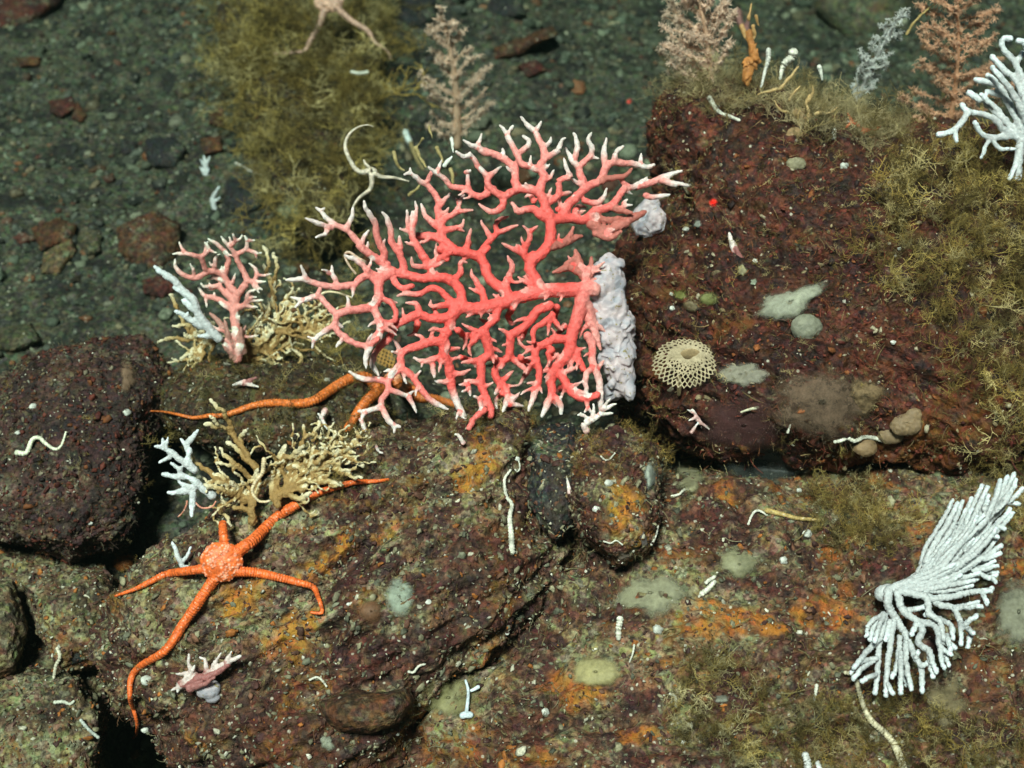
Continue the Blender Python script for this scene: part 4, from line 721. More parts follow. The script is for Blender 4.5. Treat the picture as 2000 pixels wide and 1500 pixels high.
WF = """
8 9 5 390,790 390,880 440,960 490,1050 540,1160 575,1230 580,1360 ; 8 6 5 490,1080 490,1200 520,1345 ; 8 5.5 5 455,1050 440,1200 410,1280 ; 8 5.5 5 460,1140 460,1365 ; 8 6.5 5 420,960 400,1100 380,1250 375,1380 ; 8 5 5 388,1320 415,1368
8 7 5 370,930 340,1080 330,1220 315,1365 ; 8 6 5 342,1060 280,1120 195,1222 ; 8 5.5 5 325,1170 250,1220 192,1285 ; 8 5 5 322,1260 240,1300 ; 8 6.5 5 365,920 310,990 288,1065 ; 8 6 5 400,960 375,1065 ; 8 5 5 575,1215 612,1200 ; 8 5 4.5 545,1170 560,1130
8 8 5.5 440,800 470,900 540,950 580,1010 560,1080 620,1130 640,1200 662,1245 ; 8 5.5 5 622,1150 640,1275 ; 8 6 5 560,960 520,1035 ; 8 6.5 5 570,965 660,1000 680,1100 745,1150 ; 8 5.5 5 672,1060 690,1180 705,1225 ; 8 6 5 490,900 600,880
8 8 5 450,790 600,830 620,920 680,960 700,1050 765,1112 ; 8 5.5 5 670,945 740,980 755,1060 ; 8 5.5 5 630,915 600,925 ; 8 5.5 5 720,1040 740,1120
8 8 5 470,780 600,815 680,870 760,890 800,980 850,1020 838,1105 ; 8 5.5 5 760,885 915,880 ; 8 5.5 5 815,985 885,930 ; 8 5 5 840,1010 868,1030 ; 8 5.5 5 795,970 800,1092
8 7 5.5 620,835 760,822 860,797 965,790 ; 8 5.5 5 920,795 945,862 ; 8 5 5 940,790 975,775
8 9 5 380,790 520,732 590,680 620,580 680,480 740,380 780,298 ; 8 6 5 590,690 700,560 790,440 860,270 ; 8 6 5 640,680 760,540 850,420 910,290 948,207
8 7 5 600,700 700,640 800,520 930,400 990,280 1020,190 ; 8 5.5 4.5 890,440 1000,300 1060,148 ; 8 5.5 4.5 950,380 1040,260 1098,132 ; 8 5.5 4.5 1000,330 1080,280 1145,215 ; 8 5 4.5 1060,295 1125,300 ; 8 5 4.5 930,330 950,285
8 7 5 620,730 750,660 850,580 950,470 1050,365 1075,330 ; 8 5 4.5 985,425 1045,440 ; 8 5 4.5 940,490 1005,485 ; 8 5 4.5 1015,390 1045,400
8 7 5 560,750 700,730 860,640 960,580 1025,535 ; 8 5.5 4.5 930,615 1020,580 ; 8 5.5 4.5 870,680 1005,650
8 7 5 480,770 620,755 760,730 900,690 ; 8 6 4.5 890,690 960,715 1003,698 ; 8 5 4.5 970,712 995,742 ; 8 6.5 5 500,790 700,765 870,732
8 6 4.5 650,650 720,540 820,430 870,330 ; 8 6 4.5 700,650 830,480 960,300 ; 8 6 4.5 700,700 820,600 900,520 ; 8 6 4.5 750,680 900,560 1000,440 ; 8 6 4.5 560,720 640,620 740,500 ; 8 6 4.5 800,680 900,620 ; 8 5.5 4.5 780,560 880,460 960,380 ; 8 6 4.5 520,750 640,700 760,640 ; 8 5.5 4.5 820,560 900,500 ; 8 5.5 4.5 860,400 900,340 ; 8 5.5 4.5 660,780 800,700
"""
d_wf = depth(1718, 1160)
wf_d = plane_depth(1720, 1160, d_wf-.034, noise=.010, sc=.015, bend=-.012, gy=-.00024)
def comb(text):
    rg = np.random.RandomState(77); out = []
    for ln in text.strip().splitlines():
        for st in ln.split(';'):
            k = st.split(); P = px_of(int(k[0]), k[3:]); d = P[-1]-P[0]; L_ = np.hypot(*d); n_ = np.array((-d[1], d[0]))/L_
            for sg in (-1, 1):
                if L_ > 45 and rg.rand() < (.8 if P[-1][1] < 1150 else .22):
                    t = np.linspace(0, 1, len(P))[:, None]; Q = P+sg*n_*rg.uniform(8, 13)*np.clip(t*2.5, 0, 1)-(P[-1]-P[0])*t*rg.uniform(0, .12); out.append((Q, 5.0, 4.2, 'k' if rg.rand() < .4 else ''))
    return out
t_wf = empty('white_coral', world(np.array([1720.]), np.array([1160.]), np.array([d_wf]))[0], 'dense bone white coral fan spread like a wing over the silty ledge', 'coral')
build_colony('branches', WF, wf_d, M_WHITE, t_wf, voxel=0, seed=14, knob=.16, kf=.3, step=1.6, sides=14, lay=.0075, fat=.98, taper=False, spread=.020, tiplen=30, tub=.0010, tubf=520, extra=comb(WF))
lump('holdfast', [(1722,1160,d_wf-.03,14,16,14),(1735,1150,d_wf-.03,14,10,12)], M_WHITE, t_wf, .0009, .1, 120)
WR = """
9 9 7 1955,1240 1960,1130 1970,1050 1965,950 1880,860 1780,760 1620,650 ; 9 7 6 1965,970 1850,900 1780,820 1600,770 1570,730 ; 9 7 6 1610,785 1540,880 1490,920 1405,940 ; 9 5 5 1520,900 1530,985 ; 9 7 5 1900,950 1780,955 1700,930 1655,850 ; 9 5 4 1760,965 1725,1040 1700,1100 ; 9 5 4 1780,975 1830,1035 1935,1040
9 8 6 1990,920 1930,780 1880,700 1820,600 1660,555 ; 9 6 5.5 1880,710 1790,560 1745,525 ; 9 8 6 2020,860 1960,720 1900,620 1800,500 1780,470 ; 9 8 6 2030,760 1950,570 1860,490 1775,395 ; 9 7 6 2020,640 1940,440 1860,350 1850,270 1905,270 ; 9 6 6 1940,450 1990,370 ; 9 7 6 2060,420 2000,300 1960,285 ; 9 6 5 1960,1060 1940,1150 1900,1245 ; 9 7 6 2080,900 2150,700 2120,500 2160,350 ; 9 7 6 2050,700 2100,560 2200,450 ; 9 8 6 1980,1000 2080,900 2200,800 ; 9 6 5 1850,660 1740,640 ; 9 6 5 2040,560 2040,420 2080,330 ; 9 6 5 1830,780 1700,660
"""
d_wr = depth(1960, 360)
tag(build_colony('white_coral', WR, plane_depth(1985, 300, d_wr-.05, noise=.012, sc=.012, gx=-.0001), M_WHITE, None, voxel=.0009, seed=15, knob=.14, sm=2, fat=1.0, taper=False, spread=.02, tub=.0007, tubf=380), 'tall white coral fan cut off by the picture edge above the olive turf', 'coral')
NUB = "7 6 5p 640,1080 560,1060 500,1130 ; 7 5 4p 560,1060 460,1120 ; 7 6 4p 640,1030 580,960 575,880 ; 7 5 4p 690,1000 690,920 650,900 ; 7 5 4p 720,1010 760,920 790,870 ; 7 6 5p 640,1040 740,990 840,930 920,890 ; 7 5 4p 820,940 860,860 ; 7 5 4p 600,1010 490,1010"
M_NUB = coral_mat('brown_pink_coral', (.30, .11, .10), (.42, .25, .22), (.70, .62, .58))
t_nub = empty('coral_stub', hit(400, 1340)[1], 'stubby brownish pink coral with pale fingers on the slab lip above the black hollow', 'coral')
d_nb = depth(390, 1325)-.012
build_colony('branches', NUB, plane_depth(390, 1320, d_nb, noise=.004), M_NUB, t_nub, voxel=.0006, seed=16, knob=.2, extra=[(np.array([(352,1338),(385,1326),(415,1318),(445,1298)]), 8.5, 6, 'n'), (np.array([(370,1345),(398,1336),(420,1322)]), 7, 4, 'd'), (np.array([(352,1338),(372,1318),(380,1300)]), 6, 4.5, 'p')])
lump('crust', [(405,1345,d_nb+.004,26,20,14),(415,1360,d_nb+.006,16,14,10)], M_CRUST, t_nub, .0008, .12, 110)
TW = [('0 5 4p 905,865 895,850 889,848', 'short pale coral peg on the slab below the coral fan'),
      ('0 5 4p 636,800 628,815 632,825 640,838 ; 0 4 4p 630,818 622,808', 'pinkish coral nub caught among the tan twigs under the orange arm'),
      ('0 4 3p 735,872 740,882 748,885', 'tiny curled pink coral nub right of the open tan twigs'),
      ('0 5 3p 712,840 710,830 705,810', 'thin pale coral finger hanging beneath the lowest tips of the fan'),
      ('0 6 5d 475,748 485,745 500,738 ; 0 5 4p 480,748 505,756 ; 0 5 4p 478,745 455,752', 'pinkish coral claw on the mossy rock above the long orange arm'),
      ('0 7 5p 1436,490 1428,470 1424,455 ; 0 8 6d 1446,505 1438,485', 'small pink and white coral nub on the face of the maroon boulder'),
      ('0 4 3p 1112,965 1110,945 1106,930', 'thin pink polyp stalk at the edge of the egg shaped rock'),
      ('0 5 4 402,352 403,330 398,305 ; 0 3 3 402,345 390,325 ; 0 3 3 403,335 392,312 ; 0 3 3 403,325 410,305 ; 0 3 3 402,348 408,330', 'little white feather shaped coral out on the gravel'),
      ('0 5 4 420,410 415,390 422,375 428,365 ; 0 4 3 418,395 430,385', 'crooked white coral twig in the hollow downhill of the little white feather'),
      ('0 6 5d 1441,22 1446,45 1456,58 1470,65 ; 0 5 4d 1458,55 1462,35', 'dull pink forked coral beside the orange sponge on the boulder crest'),
      ('0 4 4 1368,828 1360,812 1352,800 ; 0 4 3 1360,815 1345,822 ; 0 4 3 1355,805 1342,800 ; 0 4 4 1362,820 1378,832 1385,838 ; 0 4 4 1350,845 1362,828', 'small cream coral twig in the dark under the maroon boulder')]
for i, (tx, lab) in enumerate(TW):
    k = [np.array(q.split(','), float) for q in tx.replace(';', ' ').split() if ',' in q]; c = np.mean(k, 0); dd = depth(*c)
    tag(build_colony('coral_nub', tx, plane_depth(c[0], c[1], dd-.010, noise=.002), M_PALE if i not in (7, 8) else M_WHITE, None, voxel=.0006 if dd < 1.3 else .0009, seed=40+i, tiplen=14, knob=.14, wob=.2), lab, 'coral')

# soft sheet that lies over the surface: an irregular dome with its rim tucked in
def patch(name, cx, cy, rx, ry, ang, thick, mat, colv, parent=None, seed=0, lobes=.22, wrinkle=.25):
    nr, na = 18, 84; a = np.arange(na)/na*2*math.pi; rr = np.linspace(0, 1, nr+1)[1:]
    lob = 1+lobes*perlin(np.stack([np.cos(a)*1.3, np.sin(a)*1.3, np.full(na, seed*2.7)], 1))*1.5+lobes*.45*perlin(np.stack([np.cos(a)*4, np.sin(a)*4, np.full(na, seed*1.9+8)], 1))
    Rr, Aa = np.meshgrid(rr, a, indexing='ij'); ux = Rr*np.cos(Aa)*rx*lob; uy = Rr*np.sin(Aa)*ry*lob; ca, sa = math.cos(ang), math.sin(ang)
    px = np.append((cx+ux*ca-uy*sa).ravel(), cx); py = np.append((cy+ux*sa+uy*ca).ravel(), cy); r_ = np.append(Rr.ravel(), 0)
    pick = np.arange(0, len(px), 5); d, _, _ = many_hits(px[pick], py[pick]); med = np.median(d); ok = np.abs(d-med) < .06
    B = lambda x, y: np.stack([np.ones_like(x), (x-cx)/50, (y-cy)/50, ((x-cx)/50)**2, ((y-cy)/50)**2, (x-cx)*(y-cy)/2500], 1)
    co, *_ = np.linalg.lstsq(B(px[pick][ok], py[pick][ok]), d[ok], rcond=None); base = B(px, py)@co; base -= np.percentile(base[pick][ok]-d[ok], 70)
    k = med/FPX; t = thick*k; W = world(px, py, base); nz = perlin(W*70+seed)*.6+perlin(W*190+seed)*.4
    h = t*np.sqrt(np.clip(1-r_**2.4, 0, 1))*(1+wrinkle*nz)-t*.45*(r_ > .97)-t*1.2*(r_ > .999)
    V = world(px, py, base-h); i = np.arange(nr-1)[:, None]*na; j = np.arange(na)[None]; j2 = (j+1) % na
    F4 = np.stack([i+j, i+na+j, i+na+j2, i+j2], -1).reshape(-1, 4)[:, ::-1]; c_ = np.arange(na); F3 = np.stack([c_, (c_+1) % na, np.full(na, len(px)-1)], 1)
    # underside closes the body
    Vb = world(px, py, base+t*.5); m = len(V); Fb4 = F4[:, ::-1]+m; Fb3 = F3[:, ::-1]+m; o_ = (nr-1)*na; S = np.stack([o_+c_, o_+(c_+1) % na, o_+(c_+1) % na+m, o_+c_+m], 1)
    V = np.vstack([V, Vb]); C = np.array(colv)*(1+.25*np.append(nz, nz))[:, None]
    n = vnormals(V, np.vstack([F3, Fb3])); fl = np.dot(n[m-1], CAM-V[m-1]) < 0
    Fs = [np.vstack([F4, Fb4, S]), np.vstack([F3, Fb3])]
    if fl: Fs = [f[:, ::-1] for f in Fs]
    return obj(name, V, Fs, mat, parent, attrs={'Col': C, 'edge': np.append(r_, r_)})
# ------------------------------------------------------------------ brittle stars: disc and arms fused into one body
def drape(P, lift_px, step=3.0, over=None):
    """points along a picture path laid on whatever surface is there, smoothed so that the body spans the pits"""
    Q, s = smooth_line(np.asarray(P, float), step); d, W, n = many_hits(Q[:, 0], Q[:, 1])
    k = 9; dp = np.pad(d, k, 'edge'); dm = np.array([np.percentile(dp[i:i+2*k+1], 12) for i in range(len(d))]); dp = np.pad(dm, k, 'edge'); ds = np.convolve(dp, np.ones(2*k+1)/(2*k+1), 'valid')
    d = np.minimum(ds, d+.001)
    if over is not None: d = np.minimum(d, over)
    return Q, s, d
def brittle_star(name, center, rx, ry, arms, mat, label, over=None, voxel=.00052, seed=0, colv=(.6, .12, .03), grains=True, group=None, ring=5.2, disc_d=None):
    rg = np.random.RandomState(seed); parts = []; cx, cy = center; dc = disc_d or min(depth(cx+a_*rx*.8, cy+b_*ry*.8) for a_ in (-1, 0, 1) for b_ in (-1, 0, 1))-.007
    arms3 = []
    for P, r0, r1 in arms:
        Q, s, d = drape(P, 0, 1.2, over)
        t = s/s[-1]; lift = np.interp(t, [0, .15, 1], [.006, .005, .002]); d = d-lift
        if np.hypot(*(Q[0]-(cx, cy))) < rx*1.6: f_ = np.interp(s, [0, rx*.9, rx*2.2], [1, 1, 0]); d = np.minimum(d, dc*f_+d*(1-f_)+.001)
        rpx = np.interp(t, [0, .5, 1], [r0, r0*.62+r1*.38, r1]); ringw = 1+.30*np.maximum(0, np.sin(s/ring*2*math.pi))*np.clip(rpx/5, 0, 1)
        W = world(Q[:, 0], Q[:, 1], d); parts.append(tube(W, rpx*ringw*d/FPX, 9)); arms3.append((W, rpx*d/FPX, s))
        # short blunt arm spines along both sides
        T = np.gradient(W, axis=0); T /= np.linalg.norm(T, axis=1)[:, None]; S = np.cross(T, FWD); S /= np.linalg.norm(S, axis=1)[:, None]
        for i in range(3, len(W)-2, 4):
            if rpx[i] < 2.2: continue
            for sg in (-1, 1):
                a = W[i]+sg*S[i]*rpx[i]*d[i]/FPX*.8; b = a+(sg*S[i]*.9+T[i]*.35)*rpx[i]*d[i]/FPX*.55
                parts.append(tube(np.array([a, (a+b)/2, b]), np.array([1.5, 1.3, .9])*d[i]/FPX*.8, 5))
    k = dc/FPX; c = world(np.array([float(cx)]), np.array([float(cy)]), np.array([dc]))[0]
    D, F = ico(4); ang = np.arctan2(D[:, 1], D[:, 0]); lobes = 1.0
    for P, _, _ in arms:
        a0 = math.atan2(-(P[1][1]-cy), P[1][0]-cx); dl = np.angle(np.exp(1j*(ang-a0))); lobes = lobes - .10*np.exp(-(dl/.22)**2) + .04*np.exp(-((np.abs(dl)-.5)/.25)**2)
    v = D*np.array((1, 1, .42)); v = c + (v[:, :1]*rx*k*RIGHT + v[:, 1:2]*ry*k*UPV)*lobes[:, None] - v[:, 2:]*rx*k*FWD
    Vs, Fs = join(parts) if parts else (np.zeros((0, 3)), [np.zeros((0, 4), int), np.zeros((0, 3), int)])
    V = np.vstack([Vs, v]); F4, F3 = Fs; F3 = np.vstack([F3, F+len(Vs)])
    if grains:
        gd, gf = ico(2); m = v[(D[:, 2] > .05)]; pick = m[rg.choice(len(m), 110)]
        for q in pick: V = np.vstack([V, q+gd*k*rg.uniform(1.5, 3.0)]); F3 = np.vstack([F3, gf+len(V)-len(gd)])
    V, F = fuse(V, [F4, F3], voxel, 1)
    pale = np.zeros(len(V)); dist = np.linalg.norm(V-c, axis=1)
    C = np.tile(np.array(colv, float), (len(V), 1))
    if grains:
        near, = nearest_attr(V, pick, pick); e = np.linalg.norm(V-near, axis=1)/(k*2.6); C = C + (np.array((.80, .46, .32))-C)*np.clip(1.3-e, 0, .75)[:, None]
    o = obj(name, V, F, mat, None, attrs={'Col': C, 'tip': np.clip(1-dist/(rx*k*1.25), 0, 1)*0+pale})
    return tag(o, label, 'brittle star', group)
def z7(s): return px_of(7, s.split())
def z6(s): return px_of(6, s.split())
def star_mat(name, speck=.5, sc=330, spc=(.75, .5, .35), var=.35):
    g = NG(name); n = g.noise(sc, 3, .6); c = g.mix(1.0, g.attr('Col', True), g.mix(g.ramp(n, .3, .7), (1-var,)*3, (1+var,)*3), 'MULTIPLY')
    c = g.mix(g.math('MULTIPLY', g.ramp(g.vor(sc), .26, .12), speck), c, spc)
    return g.done(c, .45, g.bump(g.noise(900, 3, .6), .4, .0008), .4, (.08, (1, .3, .15), .003))
M_STAR = star_mat('orange_star', .55)
A2 = np.vstack([px_of(6, "640,1390 700,1330 800,1260 900,1160 1000,1070 1150,980 1250,920 1400,870 1550,832 1700,825 1795,812".split())])
brittle_star('brittle_star', (432, 1097), 41, 38, [
    (z7("800,230 812,130 805,80 802,10"), 8.5, 7), (A2, 11, 2.8),
    (z7("820,310 890,328 1000,332 1150,362 1300,400 1400,430 1430,480 1465,590 1440,606 1388,600"), 9.5, 2.4),
    (z7("770,330 740,385 680,470 600,590 530,690 470,790 400,870 280,940 210,1000 185,1070 185,1180 210,1260 230,1340 225,1410 203,1437"), 10, 2.2),
    (z7("740,290 660,312 560,325 430,345 330,390 230,440 85,492"), 8.5, 2.4)], M_STAR, 'bright orange brittle star with speckled disc sprawled over the layered slab', seed=1, colv=(.72, .135, .028))
brittle_star('brittle_star', (768, 738), 15, 13, [
    (z6("1830,70 1760,110 1690,120 1640,70 1550,62 1450,105 1350,170 1230,242 1100,256 950,250 800,272 650,325 560,345 480,345 370,360 250,335 150,316 55,310"), 10, 1.6),
    (z6("1830,80 1740,150 1640,232 1580,310 1490,445"), 9.5, 8), (np.array([(768,740),(785,765),(815,776),(850,779),(895,792)], float), 9, 5), (np.array([(768,738),(785,748),(800,756),(830,770)], float), 8, 4)],
    M_STAR, 'second orange brittle star half hidden behind the coral fan, one long thin arm trailing out', seed=2, colv=(.60, .15, .028))
M_STAR2 = star_mat('pinkish_star', .4, 260, (.8, .72, .62))
dt = depth(640, 40)
brittle_star('brittle_star', (642, 2), 28, 22, [
    (px_of(0, "635,10 631,27 622,54 607,78 595,99 571,103 535,105".split()), 6, 1.6), (px_of(0, "655,12 667,24 688,42 718,60 730,81 748,93 760,105 764,117".split()), 6, 1.6),
    (np.array([(625,-5),(590,-30),(560,-70)], float), 8, 3), (np.array([(660,-8),(700,-40),(720,-80)], float), 8, 3), (np.array([(642,-10),(645,-60),(650,-110)], float), 8, 3)],
    M_STAR2, 'pinkish grey brittle star hanging from the picture edge over the olive turf', seed=3, colv=(.46, .27, .20), over=dt-.10, disc_d=dt-.105, voxel=.001)
dw = 1.30
brittle_star('brittle_star', (724, 335), 13, 9, [
    (px_of(1, "850,630 780,640 720,605 650,480 630,390 660,300 740,230 830,207 885,222".split()), 4.5, 1.3), (px_of(1, "870,660 872,720 858,795 760,870 700,955".split()), 4.5, 2), (px_of(1, "900,650 960,682 1080,690 1210,722".split()), 4, 1.6), (px_of(1, "860,610 815,560 800,530".split()), 3.5, 2)],
    M_STAR2, 'small ghostly cream brittle star clinging to the upper twigs of the coral fan', seed=4, colv=(.50, .43, .33), over=dw, disc_d=dw, voxel=.0006, grains=False)
def arm(P, r0, r1, label, colv, over=None, ring=4.5, name='curled_brittle_star'):
    Q, s, d = drape(P, 0, 1.2, None)
    if over is not None: d = np.minimum(d, over)
    rp = np.interp(s/s[-1], [0, 1], [r0, r1])*(1+.25*np.maximum(0, np.sin(s/ring*2*math.pi)))
    V, F = join([tube(world(Q[:, 0], Q[:, 1], d-.002), rp*d/FPX, 8)])
    return tag(obj(name, V, F, M_STAR2, attrs={'Col': np.tile(colv, (len(V), 1))}), label, 'brittle star')
arm(z6("885,660 880,700 870,765 820,830 798,900 840,965 890,975 925,968"), 4.5, 2.2, 'beaded cream arm of a hidden brittle star curled inside the open tan twigs', (.55, .43, .26), d_t2-.012)
arm(z6("370,960 385,985 430,1020 500,1012 530,975"), 2.2, 1.4, 'thin pink curled arm looped under the knobbly white coral tips', (.55, .22, .15), d_t2-.01)
arm(z6("320,970 315,1000 290,1050 255,1085"), 2.0, 1.2, 'thin pink straight arm dangling under the knobbly white coral tips', (.50, .20, .13), d_t2-.01)
arm(px_of(0, "1497,997 1510,1000 1530,1005 1555,1012 1580,1014 1600,1016".split()), 5, 3, 'beaded yellowish arm lying in a crack on the rubbly ledge', (.40, .28, .10))
arm(px_of(3, "720,140 640,100 560,50 525,75 560,150 610,215".split()), 2.6, 2.0, 'pale looped arm gripping a pale outer twig of the coral fan', (.52, .36, .26), D_FAN-.012)
arm(px_of(3, "345,370 400,355 470,362 540,385 580,400".split()), 2.4, 1.8, 'beaded cream arm curled along a lower twig at the tip side of the coral fan', (.58, .48, .30), D_FAN-.012)
arm(np.array([(460,318),(475,326),(495,336),(520,342)], float), 2, 1.2, 'thin whitish arm sticking out of the olive turf near the little white feather', (.5, .45, .38))

# ------------------------------------------------------------------ worm tubes
M_TUBE = attr_mat('worm_tube', .55, .7, 330, .0012, .5, .3)
def worm(P, r0, r1, label, colv=(.62, .60, .50), name='worm_tube', cat='worm tube', lift=.0, fd=None):
    Q, s, d = drape(P, 0, 2.0)
    if fd: d = np.full(len(s), fd)
    rp = np.interp(s/s[-1], [0, 1], [r0, r1])*(1+.16*np.sin(s*1.1)+.10*perlin(np.stack([s*.13, s*0+r0, s*0], 1)))
    W = world(Q[:, 0], Q[:, 1], d-rp*.5*d/FPX-lift); V, F = join([tube(W, rp*d/FPX, 9)])
    return tag(obj(name, V, F, M_TUBE, attrs={'Col': np.tile(colv, (len(V), 1))}), label, cat)
D_CREST = depth(1540, 235)+.03
def L(reg, s): return px_of(reg, s.split())
REG.update({10: (640, 820, 3.571), 11: (0, 600, 2.885), 12: (960, 0, 3.75), 13: (1400, 640, 4.0), 14: (1080, 780, 3.409), 15: (560, 1080, 3.571), 16: (1000, 1140, 4.0), 17: (0, 1040, 3.261), 18: (1400, 1100, 3.333), 19: (400, 0, 3.333)})
worm(L(10, "1275,350 1235,410 1235,470 1250,540 1285,590 1270,680 1280,800 1285,920"), 2.4, 6.2, 'longest white worm tube, a wavy upright one on the dark end of the layered slab')
worm(L(10, "1330,278 1336,300 1340,340 1320,362 1308,345"), 2, 1.6, 'tiny hooked white tube just above the longest worm tube')
worm(L(11, "95,820 150,820 180,750 220,735 260,770 310,800 345,780 372,705"), 5.5, 2, 'wavy white worm tube across the dark purple boulder', (.66, .66, .50))
worm(L(12, "1595,715 1640,790 1680,830 1740,850 1815,882"), 5, 3, 'kinked white worm tube on the crest of the maroon boulder')
worm(L(13, "920,892 980,880 1020,862 1070,885 1110,875 1150,855 1230,862 1290,880"), 3.4, 4.4, 'wavy white worm tube on the lower lip of the maroon boulder under fuzzy growth')
worm(L(14, "1300,832 1330,762 1370,740 1428,772"), 2.6, 2.4, 'thin white tube bent like a hook beside the beaded yellowish arm')
worm(L(14, "338,945 385,958 420,940 462,968"), 1.6, 1.6, 'thread thin white squiggle at the bottom of the egg shaped rock')
worm(L(14, "655,968 688,900 706,815"), 2.6, 1.4, 'thin straight white tube along the side of the egg shaped rock')
worm(L(14, "790,645 840,632 880,598 932,608"), 2.8, 2.4, 'small arched white tube beneath the olive grey sponge')
worm(L(14, "318,378 350,405 380,395 412,358"), 1.8, 1.6, 'tiny white curl near the top of the egg shaped rock')
worm(L(14, "990,1295 1030,1265 1075,1215"), 6, 4.5, 'stout short white tube lying on the rubbly ledge below the flat grey green sponge')
worm(L(14, "1018,1222 1045,1200 1078,1180"), 4, 3.5, 'short white tube lying end to end with the stout one on the ledge')
worm(L(7, "1380,1050 1430,1032 1470,1060 1492,1092"), 2.4, 2.2, 'white wiggle above the flat brown stone')
worm(L(15, "850,828 885,832 920,790 965,775"), 2.8, 2.2, 'small white S shaped tube on the red end of the layered slab')
worm(L(16, "955,480 942,550 918,612"), 2.4, 1.4, 'thin upright white tube above the yellowish cushion sponge')
worm(L(16, "1232,860 1272,878 1286,960"), 2.4, 3.4, 'white tube bent like a hook in the ledge hollow right of the yellowish cushion sponge')
worm(L(17, "365,738 382,790 357,850 342,930"), 4, 3, 'white and brown worm tube hanging at the small dark notch of the silty rock', (.6, .55, .42))
worm(L(17, "350,1082 400,1078 445,1092 470,1075"), 4, 2.6, 'broken white worm tube at the rim of the black hollow', (.55, .55, .45))
worm(L(17, "515,1195 560,1250 625,1305"), 3.6, 3.2, 'silvery tube sloping down towards the black hollow', (.40, .42, .38))
worm(L(18, "835,712 890,728 918,800 935,870 962,945 1010,1030 1100,1110 1160,1190 1200,1290 1220,1360"), 4, 8, 'long rope like pale tube curving down from the wing shaped white coral', (.50, .44, .30))
worm(L(18, "650,795 642,850 628,910"), 4, 2.4, 'short white tube in the dark turf left of the rope like tube')
worm(L(18, "575,1245 590,1300 590,1380"), 7, 8, 'thick white stub at the bottom edge of the ledge', (.6, .6, .58))
worm(L(18, "655,1295 668,1345 670,1380"), 5, 6, 'thinner white stub beside the thick one at the bottom edge', (.6, .6, .58))
worm(L(19, "955,468 1000,478 1058,470"), 3.4, 3.4, 'short bright white tube high on the olive turf', lift=.09)
worm(L(19, "1305,858 1318,890 1332,925"), 6, 6.5, 'bright white peg standing behind the upper twigs of the coral fan', (.62, .68, .66))
worm(np.array([(802,278),(808,296),(818,318),(826,330)], float), 4, 3, 'tan stalk leaning under the bright white peg', (.30, .22, .10))
worm(np.array([(1211,1208),(1210,1218),(1208,1230)], float), 7, 6, 'white ringed barnacle like knob on the edge of the ledge crack', cat='barnacle', name='barnacle')
worm(np.array([(1208,1236),(1208,1247)], float), 6, 5, 'smaller white ringed knob right under the other one at the ledge crack', cat='barnacle', name='barnacle')
worm(np.array([(1487,170),(1494,140),(1500,118),(1501,98)], float), 2.2, 5.5, 'upright white tube standing on the boulder crest by the orange sponge', (.60, .58, .52), fd=D_CREST)
worm(np.array([(1524,154),(1527,136),(1534,122),(1546,113),(1549,104)], float), 3.0, 9, 'bright white club headed tube on the boulder crest', fd=D_CREST)
worm(np.array([(1606,156),(1603,140),(1600,130)], float), 1.6, 5, 'small white club standing alone on the boulder crest', (.60, .60, .52), fd=D_CREST)
worm(np.array([(1628,270),(1628,262),(1630,253)], float), 5, 4, 'stubby white tube in front of the orange twig on the boulder')
worm(L(13, "555,820 565,785 575,760"), 3, 2, 'slim white peg in the purple shadow under the fuzzy grey growth')
worm(L(13, "190,660 250,640 320,625"), 2, 3.5, 'cream tube lying at the top of the smooth purple sponge', (.55, .52, .36))
# stalked white polyp on the ledge
ts = empty('stalked_polyp', hit(911, 1395)[1], 'white stalked polyp standing at the foot of the slab crack', 'polyp')
for nm, pth, r0, r1 in (('stalk', "1250,1135 1262,1040 1266,960 1248,890", 4, 2.6), ('branch', "1268,965 1300,955 1335,935", 2.6, 4), ('foot', "1225,1135 1250,1128 1280,1130", 7, 7)):
    Q, s, d = drape(L(15, pth), 0, 2.0); V, F = join([tube(world(Q[:, 0], Q[:, 1], d-.006), np.linspace(r0, r1, len(d))*d/FPX, 9)]); obj(nm, V, F, M_TUBE, ts, attrs={'Col': np.tile((.55, .62, .66), (len(V), 1))})

